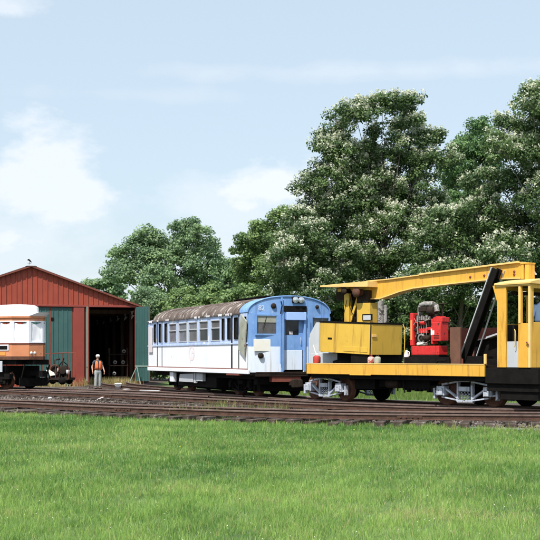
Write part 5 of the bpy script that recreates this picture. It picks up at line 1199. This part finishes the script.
tree('low_flowering_tree', 'low white flowering tree above the boom, below the feathery tree', 'tree', 66, [(440,228,17),(465,222,15),(492,236,16),(430,252,20),(460,252,22),(488,262,22),(440,280,24),(475,288,24),(512,290,22),(415,292,22)], 'leaf_a', 462, .16, .5, 1.1, GT, .22)
tree('low_flowering_tree', 'low blossoming tree on the left flank of the tallest tree, above the blue car front', 'tree', 69, [(300,222,16),(286,238,15),(312,240,19),(284,262,20),(310,268,24),(340,262,20),(295,290,22),(325,296,22)], 'leaf_a', 308, .16, .5, 1.1, GT, .22)
tree('locust_tree', 'mid green tree with pointed tops behind the roof of the blue car', 'tree', 92, [(248,240,9),(243,254,11),(262,232,9),(259,248,14),(283,222,11),(290,217,8),(299,219,11),(276,244,18),(300,246,20),(250,270,17),(278,272,22),(308,274,22)], 'leaf_b', 276, .19, 0, 1.5, GT, .28)
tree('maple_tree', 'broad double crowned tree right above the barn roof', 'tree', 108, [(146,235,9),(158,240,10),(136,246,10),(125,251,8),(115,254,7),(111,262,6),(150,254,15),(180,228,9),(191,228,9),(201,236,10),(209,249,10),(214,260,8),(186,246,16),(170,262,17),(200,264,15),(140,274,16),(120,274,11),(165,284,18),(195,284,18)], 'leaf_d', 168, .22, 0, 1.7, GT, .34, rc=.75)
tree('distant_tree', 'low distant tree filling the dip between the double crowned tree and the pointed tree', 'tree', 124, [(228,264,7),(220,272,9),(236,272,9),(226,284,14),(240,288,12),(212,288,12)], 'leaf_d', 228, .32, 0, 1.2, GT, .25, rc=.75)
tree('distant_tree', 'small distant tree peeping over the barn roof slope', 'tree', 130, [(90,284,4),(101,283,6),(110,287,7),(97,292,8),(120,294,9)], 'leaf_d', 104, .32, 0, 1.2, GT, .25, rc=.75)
US = 'bushes along the field edge behind the rail cars'
for i, (px, d, lm, bl, top, lb) in enumerate(((150,86,'leaf_d',0,292,'dusky green bush just right of the barn, behind the open door leaf'),(182,84,'leaf_b',0,292,'light green bush behind the rear half of the blue car roof'),(214,82,'leaf_b',0,288,'light green bush behind the middle of the blue car roof'),(248,80,'leaf_b',0,286,'light green bush behind the front half of the blue car roof'),
        (282,76,'leaf_a',0,294,'dark bush behind the front of the blue car'),(318,74,'leaf_a',.15,300,'dark bush behind the grey cabinet'),(352,72,'leaf_a',.25,300,'dark bush behind the crane mast'),(386,71,'leaf_a',.2,298,'blossom flecked bush left of the red generator'),(418,70,'leaf_a',.2,298,'blossom flecked bush right behind the red generator'),
        (452,69,'leaf_a',.2,298,'blossom flecked bush behind the leaning black strut'),(486,68,'leaf_a',.2,298,'blossom flecked bush left of the crane cab'),(520,67,'leaf_a',.2,300,'blossom flecked bush behind the crane cab'),(556,66,'leaf_a',.2,300,'blossom flecked bush at the right edge of the view'))):
    L_ = [(px+random.uniform(-4,4), top+10, 14), (px-13, top+22, 17), (px+14, top+20, 17), (px, top+38, 22), (px-16, top+55, 20), (px+16, top+58, 20), (px, top+70, 20)]
    tree('bush', lb, 'bush', d, L_, lm, px, .18, bl, .95, US, .1, rc=.5)
# far wood that closes the horizon: one uncountable mass
def far_wood():
    N_ = 90000; x = rng.uniform(-95, 95, N_); ridge = 5.2+1.6*np.sin(x*.11)+1.1*np.sin(x*.31+1)+.7*np.sin(x*.8)
    z = rng.uniform(0,1,N_)**.8*ridge*rng.uniform(.75,1.03,N_); y = 150+rng.uniform(0,6,N_)+2*np.sin(x*.5)
    P = np.stack([x,y,z],-1); nrm = rng.normal(size=(N_,3))+np.array([0,-.6,.8]); nrm /= np.linalg.norm(nrm,axis=1)[:,None]
    a = rng.normal(size=(N_,3)); a -= nrm*np.sum(a*nrm,axis=1)[:,None]; a /= np.linalg.norm(a,axis=1)[:,None]; b = np.cross(nrm,a); L_ = .28*rng.uniform(.6,1.3,(N_,1))
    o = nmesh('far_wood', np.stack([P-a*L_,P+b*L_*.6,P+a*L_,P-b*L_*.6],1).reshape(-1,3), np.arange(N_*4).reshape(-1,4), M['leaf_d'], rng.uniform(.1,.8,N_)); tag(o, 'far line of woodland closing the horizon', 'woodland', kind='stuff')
far_wood()
